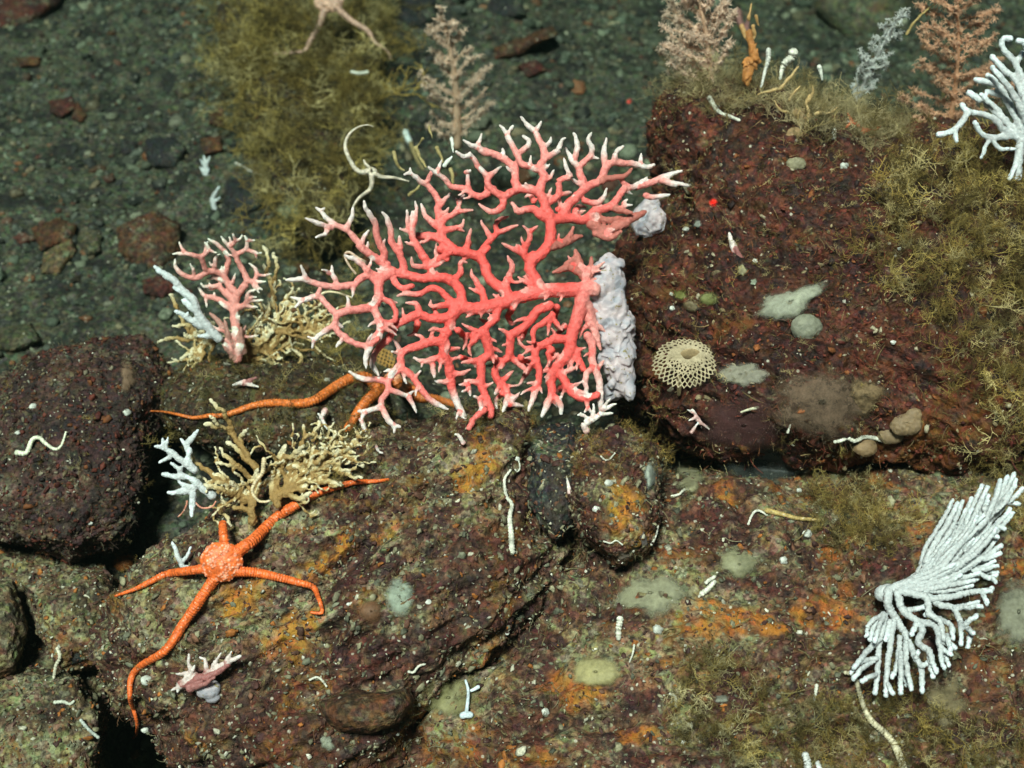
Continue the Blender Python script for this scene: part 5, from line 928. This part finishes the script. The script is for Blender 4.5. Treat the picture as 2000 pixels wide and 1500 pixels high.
# ------------------------------------------------------------------ sponges and other soft lumps
M_SOFT = attr_mat('soft_sponge', .6, .5, 330, .0012, .32, .25, (.35, (.6, .6, .45), .008), alpha=.84, fade=True)
M_FUZZ = attr_mat('downy_sponge', .8, .8, 600, .002, .5, .1, (.2, (.6, .5, .4), .006), alpha=.8, fade=True)
SP = [
 ([(778,1172,None,27,33,13),(790,1145,None,20,20,10)], (.30,.37,.30), 'smooth pale green leaf shaped sponge on the slab beside the round brown disc', .05),
 ([(725,1194,None,27,28,12)], (.16,.085,.045), 'round brown shell like disc touching the pale green leaf shaped sponge', .05),
 ([(1343,930,None,26,36,16),(1335,905,None,18,18,10),(1360,935,None,16,22,8)], (.31,.31,.19), 'ragged olive grey sponge between the egg shaped rock and the purple shadow', .16),
 ([(1278,918,None,23,24,13),(1283,938,None,15,18,9)], (.30,.35,.31), 'pale grey green sponge touching the shaded side of the egg shaped rock', .12),
 ([(1580,575,None,36,30,24),(1545,592,None,40,24,20),(1505,608,None,30,22,14)], (.30,.33,.26), 'largest grey translucent sponge lying across the middle of the maroon boulder', .10),
 ([(1575,640,None,31,27,20)], (.24,.26,.20), 'round grey sponge ball just below the largest grey sponge', .08),
 ([(1172,1312,None,44,34,20),(1140,1308,None,30,22,12)], (.36,.345,.17), 'yellowish cushion sponge in the middle of the ledge', .06),
 ([(1440,1102,None,42,32,9),(1465,1095,None,25,20,6)], (.25,.26,.16), 'flat olive sponge patch in the middle of the rubbly ledge', .25),
 ([(1262,1150,None,62,40,8),(1300,1165,None,50,34,7),(1225,1175,None,36,30,6)], (.26,.27,.18), 'broad flat grey green sponge sheet on the ledge', .25),
 ([(1328,575,None,18,10,8)], (.17,.19,.06), 'bright green sponge scrap on the maroon boulder', .2),
 ([(1392,580,None,14,12,8),(1380,592,None,16,8,6)], (.17,.19,.07), 'second green sponge scrap with a pale shell next to it', .2),
 ([(1350,598,None,20,13,8)], (.20,.17,.10), 'small brown shell between the two green sponge scraps', .1),
 ([(1430,738,None,42,18,9),(1470,725,None,34,20,9)], (.24,.24,.19), 'grey film like sponge just right of the lace cup', .2),
 ([(572,415,None,30,26,20)], (.17,.18,.10), 'fuzzy olive ball on the turf covered rock behind the coral fan', .12),
 ([(252,738,None,14,30,12),(246,718,None,12,18,10)], (.22,.15,.10), 'pinkish beige limp sponge on the top of the dark purple boulder', .1),
 ([(1990,1195,None,52,80,26)], (.22,.23,.17), 'big grey sponge at the picture edge below the wing shaped white coral', .08),
 ([(1850,1370,None,38,50,20),(1845,1405,None,30,26,16)], (.19,.16,.09), 'slumped brownish sponge under the wing shaped white coral', .1),
 ([(868,1370,None,46,28,8),(900,1350,None,30,22,7)], (.26,.26,.13), 'pale olive sponge film behind the stalked polyp', .22),
 ([(640,1450,None,14,18,8)], (.25,.28,.22), 'small pale drip shaped sponge under the flat brown stone', .15),
 ([(1410,1365,None,14,12,8)], (.22,.24,.20), 'little grey blob to the side of the yellowish cushion sponge', .1),
 ([(1398,552,None,0,0,0)], None, None, 0),
 ([(1450,528,None,11,12,8)], (.34,.33,.20), 'cream round sponge under the pink and white nub', .1),
 ([(1472,550,None,8,8,6)], (.28,.33,.26), 'pale greenish sponge bead below the cream round one', .1),
 ([(1362,437,None,9,9,6)], (.24,.27,.24), 'small grey bead sponge above the pink and white nub', .1),
 ([(1462,62,None,0,0,0)], None, None, 0),
 ([(1462,135,D_CREST,11,26,9),(1469,102,D_CREST,8,22,8),(1464,70,D_CREST,7,20,7),(1474,120,D_CREST,7,14,7)], (.45,.20,.06), 'upright orange sponge column on the boulder crest', .5),
 ([(1560,240,None,22,28,18),(1552,262,None,16,14,12)], (.42,.30,.16), 'beige knobbed sea squirt at the foot of the tangled tan growth on the crest', .12),
 ([(1555,320,None,20,14,8)], (.27,.26,.17), 'flat pale scrap of sponge on the maroon boulder below the beige sea squirt', .2),
 ([(1750,140,None,0,0,0)], None, None, 0),
 ([(1475,680,None,0,0,0)], None, None, 0),
 ([(1340,545,None,0,0,0)], None, None, 0),
 ([(1770,830,None,32,22,16),(1740,850,None,26,18,14),(1785,810,None,16,14,10)], (.25,.185,.11), 'glossy tan sea squirt with ringed openings on the boulder lip', .08),
 ([(1690,875,None,24,18,13)], (.27,.19,.105), 'tan rounded sea squirt right under the wavy white tube of the boulder lip', .1),
 ([(1545,1000,None,0,0,0)], None, None, 0),
 ([(1080,915,None,0,0,0)], None, None, 0),
 ([(1215,1085,None,18,10,6)], (.26,.22,.19), 'pinkish grey film at the foot of the egg shaped rock', .2),
 ([(1258,1055,None,8,16,6)], (.26,.24,.25), 'lilac grey film beside the thin straight tube of the egg shaped rock', .2),
 ([(240,1100,None,20,16,12)], (.30,.11,.03), 'orange knob between dark boulder and slab', .2),
 ([(1000,1345,None,0,0,0)], None, None, 0),
 ([(930,1035,None,0,0,0)], None, None, 0),
]
k = 0
for blobs, cv, lab, nz in SP:
    if not lab: continue
    shell = 'disc' in lab or 'shell' in lab
    nm = 'sea_squirt' if 'squirt' in lab else ('shell' if shell else 'sponge'); ct = nm.replace('_', ' ')
    if 'squirt' in lab or 'column' in lab or 'ball' in lab or 'knob' in lab: o = lump(nm, blobs, M_SOFT, None, .0008, nz*1.1+.02, 110, np.array(cv)*(.95,.88,.84), seed=k)
    else:
        bx0, bx1 = min(b[0]-b[3] for b in blobs), max(b[0]+b[3] for b in blobs); by0, by1 = min(b[1]-b[4] for b in blobs), max(b[1]+b[4] for b in blobs)
        an = -.35 if 'largest grey' in lab else 0
        o = patch(nm, (bx0+bx1)/2, (by0+by1)/2, (bx1-bx0)/2, (by1-by0)/2*(.75 if an else 1), an, blobs[0][5]*.8, M_SOFT, np.array(cv)*(.95,.88,.84), seed=k+1, lobes=.06 if shell else (.14 if nz < .09 else .30))
    tag(o, lab, ct); k += 1
# smooth translucent purple sponge and the dim grey one beneath it
def glassy(name, rough, alpha, colr):
    g = NG(name); n = g.noise(45, 3, .5); c = g.mix(1.0, g.attr('Col', True), g.mix(g.ramp(n, .3, .7), (.75,)*3, (1.2,)*3), 'MULTIPLY')
    c = g.mix(g.math('MULTIPLY', g.ramp(g.vor(260), .14, .07), .5), c, (.4, .36, .3)); return g.done(c, rough, g.bump(n, .2, .002), .3, (.3, (.6, .5, .4), .01), g.ramp(g.attr('edge'), .5, 1.0, alpha, .05))
M_GEL = glassy('gel_sponge', .5, .72, None)
tag(patch('sponge', 1452, 832, 92, 58, .1, 16, M_GEL, (.085,.038,.036), seed=51, lobes=.16), 'smooth purplish brown translucent sponge in the shade under the maroon boulder', 'sponge')
tag(patch('sponge', 1490, 908, 92, 44, .05, 12, M_GEL, (.045,.052,.046), seed=52, lobes=.2), 'dim bluish grey sponge filling the gap below the purplish one', 'sponge')
# downy mound: body and hairs
def downy(blobs, nh, ln, cv, hv, label, seed, spread=1.0):
    rg = np.random.RandomState(seed); cx, cy = np.mean([b[0] for b in blobs]), np.mean([b[1] for b in blobs])
    t = empty('hydroid_mound', hit(cx, cy)[1], label, 'hydroid'); q = blobs[0]; b = patch('body', q[0], q[1], q[3], q[4], 0, q[5], M_FUZZ, cv, t, seed=seed, lobes=.25, wrinkle=.5)
    V = np.empty(len(b.data.vertices)*3, np.float32); b.data.vertices.foreach_get('co', V); V = V.reshape(-1, 3)+np.array(t.location); N = np.empty_like(V).ravel(); b.data.vertices.foreach_get('normal', N); N = N.reshape(-1, 3)
    ok = np.where(np.einsum('ij,ij->i', N, CAM-V) > -.02)[0]; i = rg.choice(ok, nh)
    v, f = HAIR; s = ln*rg.uniform(.4, 1.1, nh)
    V2, F2, C2 = scatter([(v, f)], np.zeros(nh, int), V[i], rotmats(nh, rg, N[i], .45), np.stack([s*.55, s*.55, s], 1), np.array(hv)*rg.uniform(.6, 1.4, (nh, 1)))
    obj('hairs', V2, F2, M_HAIR, t, attrs={'Col': C2})
M_HAIR = attr_mat('fine_hair', .6, .1, 300, .0003, .25, .25)
def curved_hair(seed, sides=3, n=5, bend=.35, r=.022):
    rg = np.random.RandomState(seed); z = np.linspace(0, 1, n); P = np.stack([bend*z**2*math.cos(seed), bend*z**2*math.sin(seed), z], 1)
    v, f4, c = tube(P, np.linspace(r, r*.45, n), sides, cap=False); f = np.vstack([f4[:, [0, 1, 2]], f4[:, [0, 2, 3]]]); return v, f
HAIR = curved_hair(3)
downy([(1605,785,None,104,72,15)], 3200, .0062, (.135,.09,.06), (.17,.13,.085), 'downy grey brown hydroid mound low on the maroon boulder', 3)
downy([(1692,772,None,36,42,24)], 420, .005, (.19,.13,.07), (.30,.24,.14), 'tan downy knob pressed against the larger downy mound', 5)
# ------------------------------------------------------------------ shell beads (round white animals)
M_BEAD = attr_mat('white_bead', .5, .6, 420, .0008, .4, .3)
BEADS = [(288,1330,11,'on the slab edge above the black hollow, largest bead'),(284,1425,7,'inside the black hollow'),(1285,1229,10,'on the ledge beside the ringed knobs'),(1187,944,8,'on the upper face of the egg shaped rock'),(1165,995,7,'on the lower face of the egg shaped rock'),
 (65,795,8,'on the dark purple boulder above the wavy tube'),(248,806,8,'on the dark purple boulder near the mossy rock'),(35,845,5,'beside the start of the wavy tube of the dark boulder'),(176,1022,4,'at the bottom of the dark purple boulder'),(837,1177,6,'on the slab right of the pale green sponge'),(933,1178,5,'on the red slab end beside a pale crescent'),
 (1475,511,6,'next to the pink and white nub'),(1757,486,4,'in the olive turf on the maroon boulder'),(1744,668,5,'on the maroon boulder above the downy mound'),(1561,958,5,'at the edge of the dim grey sponge'),(1648,325,8,'on the maroon boulder below the crest'),(1340,448,6,'on the maroon boulder near the upper white crust'),(1575,1042,9,'half covered lump near the beaded yellowish arm'),(1530,1095,8,'grey white and low on the orange ledge patch'),(776,1433,4,'beside the flat brown stone'),(681,1180,4,'at the bend of the orange arm tip'),(990,1237,4,'at the end of the slab crack'),(1337,1450,6,'near the bottom of the ledge'),(1064,1390,8,'cream and pebbly above a black nook of the ledge'),(1312,575,5,'left of the green sponge scrap'),(1313,602,5,'below the green sponge scrap'),(1236,648,4,'on the rim of the white crust of the fan'),(1010,896,5,'above the longest worm tube')]
D4, F4_ = ico(3)
for i, (x, y, r, lab) in enumerate(BEADS):
    t_, p_, n_ = hit(x, y); k = r*t_/FPX; V = (D4*(1+.34*perlin(D4*1.5+i*5)[:, None]+.12*perlin(D4*5+i)[:, None]))*k*np.array((1.05, .95, .8))+p_+n_*k*.15
    tag(obj('shell_bead', V, F4_, M_BEAD, attrs={'Col': np.tile(np.array((.62,.62,.55))*(.75 if r > 7 else 1), (len(V), 1))}), 'round white bead '+lab, 'shell')

# ------------------------------------------------------------------ lace bryozoan cup: a net of walls round open meshes
tl = empty('lace_cup', hit(1328, 750)[1], 'cream lace cup pierced by rows of holes, on the maroon boulder beside the crust', 'bryozoan')
d_l = min(depth(1335+i*22, 712+j*20) for i in (-2,-1,0,1,2) for j in (-2,-1,0,1,2))-.006; parts = []
def lace(u, v):       # u around, v out: a tilted shallow cup
    a = u; ox, oy = 1345, 690; rx, ry = 62*v, 48*v
    x = ox-9*v+np.cos(a)*rx*(1+.03*np.sin(5*a)); y = oy+20*v+np.sin(a)*ry; return x, y, d_l+.004*(1-v)**1.2-.006*v*np.sin(a)+.003*np.sin(3*a)*v
NR, NS = 8, 34
vr = np.linspace(.16, 1.0, NR)**.9
for i in range(NR):
    n = NS if i > 4 else (26 if i > 2 else 17); sh = (i % 2)*.5
    for j in range(n):
        a0 = (j+sh)/n*2*math.pi
        for da in (-.5, .5):
            v1 = vr[i+1] if i+1 < NR else vr[i]+.05; n1 = n if i+1 >= NR else n
            u = np.linspace(a0, a0+da/n*2*math.pi, 5); vv = np.linspace(vr[i], v1, 5); x, y, dd = lace(u, vv); parts.append(tube(world(x, y, dd), 1.5*d_l/FPX, 6))
    u = np.linspace(0, 2*math.pi, 90); x, y, dd = lace(u, np.full(90, vr[i])+.010*np.sin(u*n))
    if i < 4: parts.append(tube(world(x, y, dd), 1.5*d_l/FPX, 6))
V, F = join(parts); V, F = fuse(V, F, .00042, 2)
M_LACE = attr_mat('lace_lime', .6, .4, 500, .0006, .25, .3)
obj('lattice', V, F, M_LACE, tl, attrs={'Col': np.tile((.35,.28,.175), (len(V), 1))})
D_, F_ = ico(3); c = world(np.array([1348.]), np.array([692.]), np.array([d_l+.0030]))[0]; V = c+D_*np.array((20, 4.0, 15))*d_l/FPX
obj('centre', V, F_, M_LACE, tl, attrs={'Col': np.tile((.33,.235,.125), (len(V), 1))})
Q = np.array([(1326,735),(1327,755),(1326,770)], float); V, F = join([tube(world(Q[:, 0], Q[:, 1], np.array([d_l, d_l+.006, d_l+.012])), np.array([4, 5, 4])*d_l/FPX, 8)]); obj('stalk', V, F, M_LACE, tl, attrs={'Col': np.tile((.40,.30,.16), (len(V), 1))})
# small amber lace disc glimpsed through the fan
Dd = depth(748, 705)-.01; parts = []
for j in range(7):
    for sgn in (0, 1):
        o_ = (j-3)*7; h = math.sqrt(max(0, 23**2-o_**2)); a = R(25+sgn*80); ca, sa = math.cos(a), math.sin(a); p = np.linspace(-h, h, 8)
        parts.append(tube(world(748+p*ca-o_*sa, 705+p*sa+o_*ca, np.full(8, Dd)), 1.7*Dd/FPX, 6))
V, F = join(parts); tag(obj('lace_disc', V, F, M_LACE, attrs={'Col': np.tile((.38,.20,.05), (len(V), 1))}), 'small amber lace disc seen through a gap in the lower twigs of the fan', 'bryozoan')
# ------------------------------------------------------------------ olive turf: bushes of fine branching threads
def sprig(seed, nb=13, r=.0085, forks=True):
    rg = np.random.RandomState(seed); parts = []
    def line(p0, d, l, r0, lev):
        n = 4 if lev else 6; P = [p0]; d = d/np.linalg.norm(d)
        for i in range(n-1):
            d = d+rg.normal(size=3)*(.42 if lev else .33)+np.array((0, 0, .05)); d /= np.linalg.norm(d); P.append(P[-1]+d*l/(n-1))
        P = np.array(P); v, f4, c = tube(P, np.linspace(r0, r0*.6, n), 3, cap=False); parts.append((v[:-2], np.vstack([f4[:, [0, 1, 2]], f4[:, [0, 2, 3]]])))
        return P
    main = line(np.zeros(3), np.array((rg.normal()*.2, rg.normal()*.2, 1.0)), 1.0, r, 0)
    for k in range(nb):
        t = rg.uniform(.12, .98); i = min(int(t*5), 4); p = main[i]+(main[i+1]-main[i])*(t*5-i); d = rg.normal(size=3); d[2] = abs(d[2])*.8+.3
        b = line(p, d, rg.uniform(.18, .42), r*.8, 1)
        if forks:
            for j in range(2): line(b[1+j], d+rg.normal(size=3)*.9, rg.uniform(.08, .2), r*.65, 2)
    V, F, b = [], [], 0
    for v, f in parts: V.append(v); F.append(f+b); b += len(v)
    return np.vstack(V), np.vstack(F)
SPRIGS = [sprig(k) for k in range(7)]
M_TURF = attr_mat('olive_turf', .7, .1, 300, .0004, .3, .2)
TURFC = np.array([(.25,.17,.045),(.16,.11,.03),(.34,.25,.075),(.46,.37,.17),(.08,.055,.017)])
def polyweight(poly, soft=0):
    return lambda px, py, c: inside(poly, px, py).astype(float)
def turf(o, poly, n, ln, label, seed, pal=TURFC, tilt=.7, name='hydroid_turf', up=None, fat=1.0, kind=None):
    rg = np.random.RandomState(seed); r = scatter_on(o, int(n*1.3), rg, polyweight(poly))
    if r is None: print('no surface for', label); return
    P, N, px, py = r
    # patchy: drop sprigs where a slow noise is low
    m = perlin(P*(50 if ln < .03 else 30)+seed) > -.06; P, N = P[m], N[m]; n = len(P)
    d = N+np.array(up if up is not None else (0, 0, .5)); s = ln*np.exp(rg.normal(0, .32, n))
    shade = .45+1.0*np.clip(1.3*fbm(P*40+seed, 2)+.5, 0, 1)
    C = pal[rg.choice(len(pal), n)]*rg.uniform(.7, 1.35, (n, 1))*shade[:, None]
    V, F, C = scatter(SPRIGS, rg.randint(0, len(SPRIGS), n), P, rotmats(n, rg, d, tilt), np.stack([s*fat, s*fat, s], 1), C)
    return tag(obj(name, V, F, M_TURF, attrs={'Col': C}), label if not kind else None, 'hydroid' if not kind else None, kind=kind)
byname = {o['label']: o for o in surfaces if 'label' in o}
def rock(word): return next(o for l, o in byname.items() if word in l)
UPR, RED, SLABO, LEDGE, EGG, MOSS, DARK = rock('upright rock'), rock('maroon crusted boulder'), rock('long rust'), rock('broad rubbly'), rock('egg shaped'), rock('low mossy'), rock('dark purple brown')
turf(UPR, [(420,-60),(770,-60),(750,200),(720,480),(530,480),(500,300),(440,160)], 1450, .040, 'tall curtain of olive brown hydroid turf over the upright rock behind the fan', 1, up=(0, -.3, .9), fat=1.2)
turf(RED, [(1740,290),(1850,270),(2100,300),(2100,620),(1950,600),(1840,560),(1760,480),(1700,420)], 950, .026, 'dense olive hydroid turf at the foot of the tall cut off white coral', 2)
turf(RED, [(1650,470),(1760,470),(1880,560),(2080,600),(2080,930),(1940,930),(1890,800),(1830,660),(1700,560)], 760, .024, 'straggling olive hydroid turf down the far flank of the maroon boulder', 3, tilt=1.0)
turf(RED, [(1310,170),(1420,170),(1500,185),(1640,230),(1780,255),(1760,300),(1600,290),(1480,225),(1320,230)], 1300, .025, 'ragged tan and olive tufts along the crest of the maroon boulder', 4, pal=np.array([(.24,.18,.075),(.30,.24,.12),(.15,.11,.04),(.36,.29,.16)]))
turf(LEDGE, [(1330,1260),(1440,1290),(1500,1340),(1490,1470),(1430,1560),(1330,1480)], 520, .016, 'soft olive hydroid patch on the ledge above the thick white stubs', 5, tilt=1.0, pal=TURFC*np.array((1.0, 1.05, 1.2)))
turf(LEDGE, [(1580,960),(1720,950),(1800,1010),(1760,1080),(1660,1090),(1590,1040)], 420, .015, 'olive hydroid patch on the ledge in the lee of the maroon boulder', 6, tilt=1.1, pal=TURFC*.9)
turf(LEDGE, [(1500,1380),(1700,1340),(1900,1400),(2080,1400),(2080,1560),(1500,1560)], 620, .018, 'dark olive hydroid turf around the rope like tube', 7, tilt=1.1, pal=TURFC*.75)
turf(LEDGE, [(1880,920),(2080,920),(2080,1040),(1960,1060)], 260, .018, 'olive hydroid tuft at the picture edge behind the wing shaped white coral', 8)
turf(EGG, [(1110,830),(1290,830),(1300,930),(1110,930)], 220, .010, 'short olive moss cap on top of the egg shaped rock', 9, pal=TURFC*np.array((1., .95, .9)))
turf(SLABO, [(850,780),(1090,780),(1095,860),(1000,870),(860,880)], 420, .009, 'short olive moss on the slab edge beneath the fan', 10, tilt=1.2)
turf(MOSS, [(320,680),(780,680),(780,860),(320,860)], 520, .014, 'brown olive moss on the low rock under the orange arm', 11, tilt=1.1, pal=TURFC*.6)
turf(SLABO, [(560,830),(780,830),(780,940),(600,980)], 260, .012, 'fine olive threads between the tan twigs and the orange arm', 12, tilt=1.0)
turf(bed, [(530,560),(700,520),(720,700),(560,720)], 200, .028, 'olive hydroid threads behind the lower left twigs of the fan', 13, tilt=1.0)
turf(RED, [(1240,260),(1760,260),(1900,900),(1260,820)], 900, .010, 'thin scatter of short olive threads over the face of the maroon boulder', 14, tilt=1.2, pal=TURFC*.9)
turf(SLABO, [(240,1100),(1000,830),(1080,1000),(700,1300),(260,1400)], 420, .007, 'sparse short olive fuzz over the top of the layered slab', 15, tilt=1.3, pal=TURFC*.9)
turf(DARK, [(-50,640),(340,640),(340,1100),(-50,1100)], 260, .008, 'sparse short fuzz over the dark purple boulder', 16, tilt=1.3, pal=TURFC*.6)
# short fuzz everywhere on the rocks: uncountable
Ps, Ns, Cs, Ls = [], [], [], []
for o, n, pal, ln in ((RED, 15000, [(.15,.035,.02),(.10,.025,.018),(.24,.17,.08),(.18,.07,.03),(.13,.10,.04)], .0052), (SLABO, 2600, [(.22,.19,.11),(.12,.06,.03),(.16,.13,.06)], .0042), (LEDGE, 5000, [(.22,.20,.12),(.14,.10,.04),(.18,.15,.07)], .0050), (DARK, 1200, [(.10,.08,.05),(.07,.04,.03)], .005), (EGG, 700, [(.2,.17,.09),(.12,.06,.03)], .004)):
    r = scatter_on(o, n, rng); m = perlin(r[0]*35+4) > -.1; k = m.sum(); Ps.append(r[0][m]); Ns.append(r[1][m]); pal = np.array(pal); Cs.append(pal[rng.choice(len(pal), k)]*rng.uniform(.6, 1.4, (k, 1))); Ls.append(ln*np.exp(rng.normal(0, .4, k)))
Ps, Ns, Cs, Ls = map(np.concatenate, (Ps, Ns, Cs, Ls)); n = len(Ps)
HT = [curved_hair(k, bend=.6, r=.045) for k in range(4)] + [sprig(30+k, 3, .035, False) for k in range(3)]
V, F, C = scatter(HT, rng.randint(0, 7, n), Ps, rotmats(n, rng, Ns, .9), Ls, Cs)
tag(obj('algal_fuzz', V, F, M_TURF, attrs={'Col': C}, origin=(0, 0, 0)), kind='stuff')

# ------------------------------------------------------------------ feather shaped corals
def star_tuft(seed, rays_=9, r=.10):
    rg = np.random.RandomState(seed); V, F, b = [], [], 0
    for k in range(rays_):
        d = rg.normal(size=3); d /= np.linalg.norm(d); P = np.array([d*.05, d*.55+rg.normal(size=3)*.05, d*1.0+rg.normal(size=3)*.1]); v, f4, c = tube(P, np.array([r, r*.8, r*.5]), 3, cap=False); v = v[:-2]
        V.append(v); F.append(np.vstack([f4[:, [0, 1, 2]], f4[:, [0, 2, 3]]])+b); b += len(v)
    return np.vstack(V), np.vstack(F)
TUFTS = [star_tuft(k) for k in range(5)]
M_FEATH = attr_mat('feather_coral', .65, .2, 400, .0006, .2, .2, (.15, (.6, .4, .3), .004))
def feather(base, tip, wid, n, colr, stemc, label, seed, bd=None, ang=(38, 62), tuft=7.0, stem_r=5, frac=(.0, 1.), name='feather_coral', bow=12):
    rg = np.random.RandomState(seed); bd = bd or depth(*base); base = np.array(base, float); tip = np.array(tip, float); ry0 = FWD[1]+(750-base[1])/FPX*UPV[1]
    D = lambda y: bd*ry0/(FWD[1]+(750-y)/FPX*UPV[1])
    t = empty(name, world(base[:1], base[1:], np.array([bd]))[0], label, 'coral'); ax = tip-base; L_ = np.linalg.norm(ax); ax /= L_; pr = np.array((-ax[1], ax[0]))
    s = np.linspace(0, 1, 30); path = base+ax*(s*L_)[:, None]+pr*(bow*np.sin(s*3.2))[:, None]
    W = world(path[:, 0], path[:, 1], D(path[:, 1])); V, F = join([tube(W, np.linspace(stem_r, 1.5, 30)*bd/FPX*(1+.2*perlin(np.stack([s*14, s*0, s*0+seed], 1))), 8)]); obj('stem', V, F, M_FEATH, t, attrs={'Col': np.tile(stemc, (len(V), 1))})
    def polyps(nm, Wp, Np, cc, tuftr):
        m = len(Wp); V, F, C = scatter(TUFTS, rg.randint(0, 5, m), Wp, rotmats(m, rg), tuftr*rg.uniform(.7, 1.25, m), np.array(cc)*rg.uniform(.75, 1.3, (m, 1)))
        return V, F, C
    i = rg.randint(2, 29, int(L_/5.0)); V, F, C = polyps('', W[i]+rg.normal(size=(len(i), 3))*.002, None, colr, tuft*bd/FPX); obj('stem_polyps', V, F, M_FEATH, t, attrs={'Col': C})
    for k in range(n):
        u = frac[0]+(frac[1]-frac[0])*(k+rg.uniform(.2, .8))/n; sg = 1 if k % 2 else -1; p = base+ax*u*L_+pr*bow*math.sin(u*3.2)
        prof = (1-u)**.55*min(1, .55+u*2.2)
        l = wid*prof*rg.uniform(.5, 1.15)*(0 if rg.rand() < .10 else 1)
        if l < 10: continue
        a = R(rg.uniform(*ang)); d = ax*math.cos(a)+sg*pr*math.sin(a); q = np.linspace(0, 1, 9)
        pt = p+d*(q*l)[:, None]+ax*(q**2*l*.16)[:, None]+(pr*rg.normal()*5+ax*rg.normal()*5)*np.sin(q*2.6)[:, None]-ax*(q**2*l*rg.uniform(0, .22))[:, None]; dz = rg.uniform(-.035, .035)
        Wf = world(pt[:, 0], pt[:, 1], D(pt[:, 1])+dz*q*l/90)
        parts = [tube(Wf, np.linspace(1.9, 1.0, 9)*bd/FPX, 5)]; V1, F1 = join(parts)
        m = max(6, int(l/2.3)); w_ = rg.rand(m)*.95+.05; Wp = np.stack([np.interp(w_, q, Wf[:, c]) for c in range(3)], 1)+rg.normal(size=(m, 3))*.0016
        V2, F2, C2 = polyps('', Wp, None, colr, tuft*bd/FPX*.85)
        obj('frond', np.vstack([V1, V2]), F1+[f+len(V1) for f in F2], M_FEATH, t, attrs={'Col': np.vstack([np.tile(stemc, (len(V1), 1)), C2])})
feather((893, 285), (858, 12), 112, 30, (.70,.50,.37), (.60,.40,.27), 'tan feathery coral standing behind the upper twigs of the fan', 1, bd=1.72, tuft=8, stem_r=9)
feather((1388, 185), (1345, -60), 120, 32, (.72,.50,.37), (.66,.42,.28), 'plump beige pink feathery coral rising from the end of the boulder crest', 2, bd=1.42, tuft=9, stem_r=7)
feather((1850, 275), (1868, -60), 150, 34, (.62,.35,.22), (.56,.30,.17), 'rusty pink feathery coral behind the tall cut off white coral', 3, bd=1.42, tuft=8.5, ang=(48, 80), stem_r=6)
feather((1672, 200), (1768, 15), 52, 26, (.60,.60,.56), (.50,.50,.47), 'slender greyish white feathery coral leaning by the rusty pink one', 4, bd=1.44, tuft=7, ang=(30, 55), stem_r=4, bow=-6)
feather((1330, 150), (1300, -30), 60, 16, (.62,.46,.34), (.52,.36,.24), 'smaller beige feathery coral peeking out beside the plump one', 5, bd=1.52, tuft=8)
# twig-like oddments on the crest and the far flank
TW2 = [('9 5 3 870,1030 880,960 870,900 800,840 770,790 ; 9 5 3 885,910 960,905 1000,880 ; 9 4 3 890,960 960,950 ; 9 4 3 800,850 760,890', (.42,.10,.035), 'orange red forked twig in front of the slender feathery coral'),
       ('9 3 2 1180,240 1240,150 1310,80 1370,30 1400,0', (.36,.26,.10), 'thin golden stalk slanting across the rusty pink feathery coral'),
       ('9 4 3 480,880 500,800 480,720 500,660 ; 9 4 3 490,820 560,790 640,790 700,745 ; 9 4 3 440,900 420,820 440,760 ; 9 4 2 500,700 530,640 520,580 ; 9 4 3 400,800 300,760 260,700 ; 9 4 3 300,620 350,560 400,500 430,460 ; 9 4 3 300,620 200,640 140,660 ; 9 4 3 360,700 400,640 440,600', (.44,.30,.13), 'tangled tan growth around the beige sea squirt on the crest'),
       ('9 5 4 30,180 60,260 90,300 ; 9 5 4 110,180 120,250 90,300 ; 9 4 3 80,140 90,60 100,20 ; 9 4 3 130,110 150,180', (.45,.26,.10), 'orange tan twigs above the upright orange sponge fingers'),
       ('19 4 3 1370,960 1410,1040 1440,1090 ; 19 4 3 1510,960 1530,1000 1550,1060 ; 19 3 3 1460,820 1480,900 ; 19 4 3 1230,990 1260,1080 1300,1110 ; 19 4 3 1600,1100 1620,1180 1600,1230 ; 19 3 2 1420,900 1380,960 ; 19 4 3 1330,1270 1370,1240 1400,1200', (.40,.31,.13), 'sparse tan twigs behind the upper left twigs of the fan'),
       ('19 4 3 1605,900 1615,960 1620,1000 ; 19 5 4 1560,1080 1590,1040 1610,1015', (.66,.68,.60), 'white forked twig tips just behind the fan'),]
for i, (tx, cv, lab) in enumerate(TW2):
    pts = [np.array(q.split(','), float) for q in tx.replace(';', ' ').split() if ',' in q]; rg_ = int(tx.split()[0]); ox, oy, s_ = REG[rg_]; c = np.mean(pts, 0)/s_+(ox, oy)
    dd = {0: 1.30, 1: 1.34, 2: 1.27, 3: 1.36, 4: 1.36, 5: 1.26}[i]
    m = coral_mat('twig_tint', cv, tuple(x*1.15 for x in cv), tuple(min(.8, x*1.4) for x in cv), sss=.03)
    V, F, SPt, STt, SSt = colony(tx, plane_depth(c[0], c[1], dd, noise=.01, sc=.02), seed=60+i, knob=.3, tiplen=14, sides=7)
    V, F = fuse(V, F, .0009, 2); a, b = nearest_attr(V, SPt, STt, SSt); tag(obj('twig_coral', V, F, m, attrs={'tip': a, 'dull': b}), lab, 'coral')
# ------------------------------------------------------------------ the two parallel red measuring lasers of the camera sled
for (x, y, e) in ((1393, 395, 9.0), (1229, 198, 7.0)):
    d, p, n = hit(x, y); l = bpy.data.lights.new('laser', 'SPOT'); o = bpy.data.objects.new('laser', l); col.objects.link(o)
    src = CAM+(p-CAM)*(1-.42/np.linalg.norm(p-CAM)); o.location = src; dv = Vector(p-src); o.rotation_euler = (-dv).to_track_quat('Z', 'Y').to_euler()
    l.energy = e*(9 if d < 1.4 else 22); l.color = (1, .02, .03); l.spot_size = R(1.0); l.spot_blend = 1.0; l.shadow_soft_size = .001
add_haze()
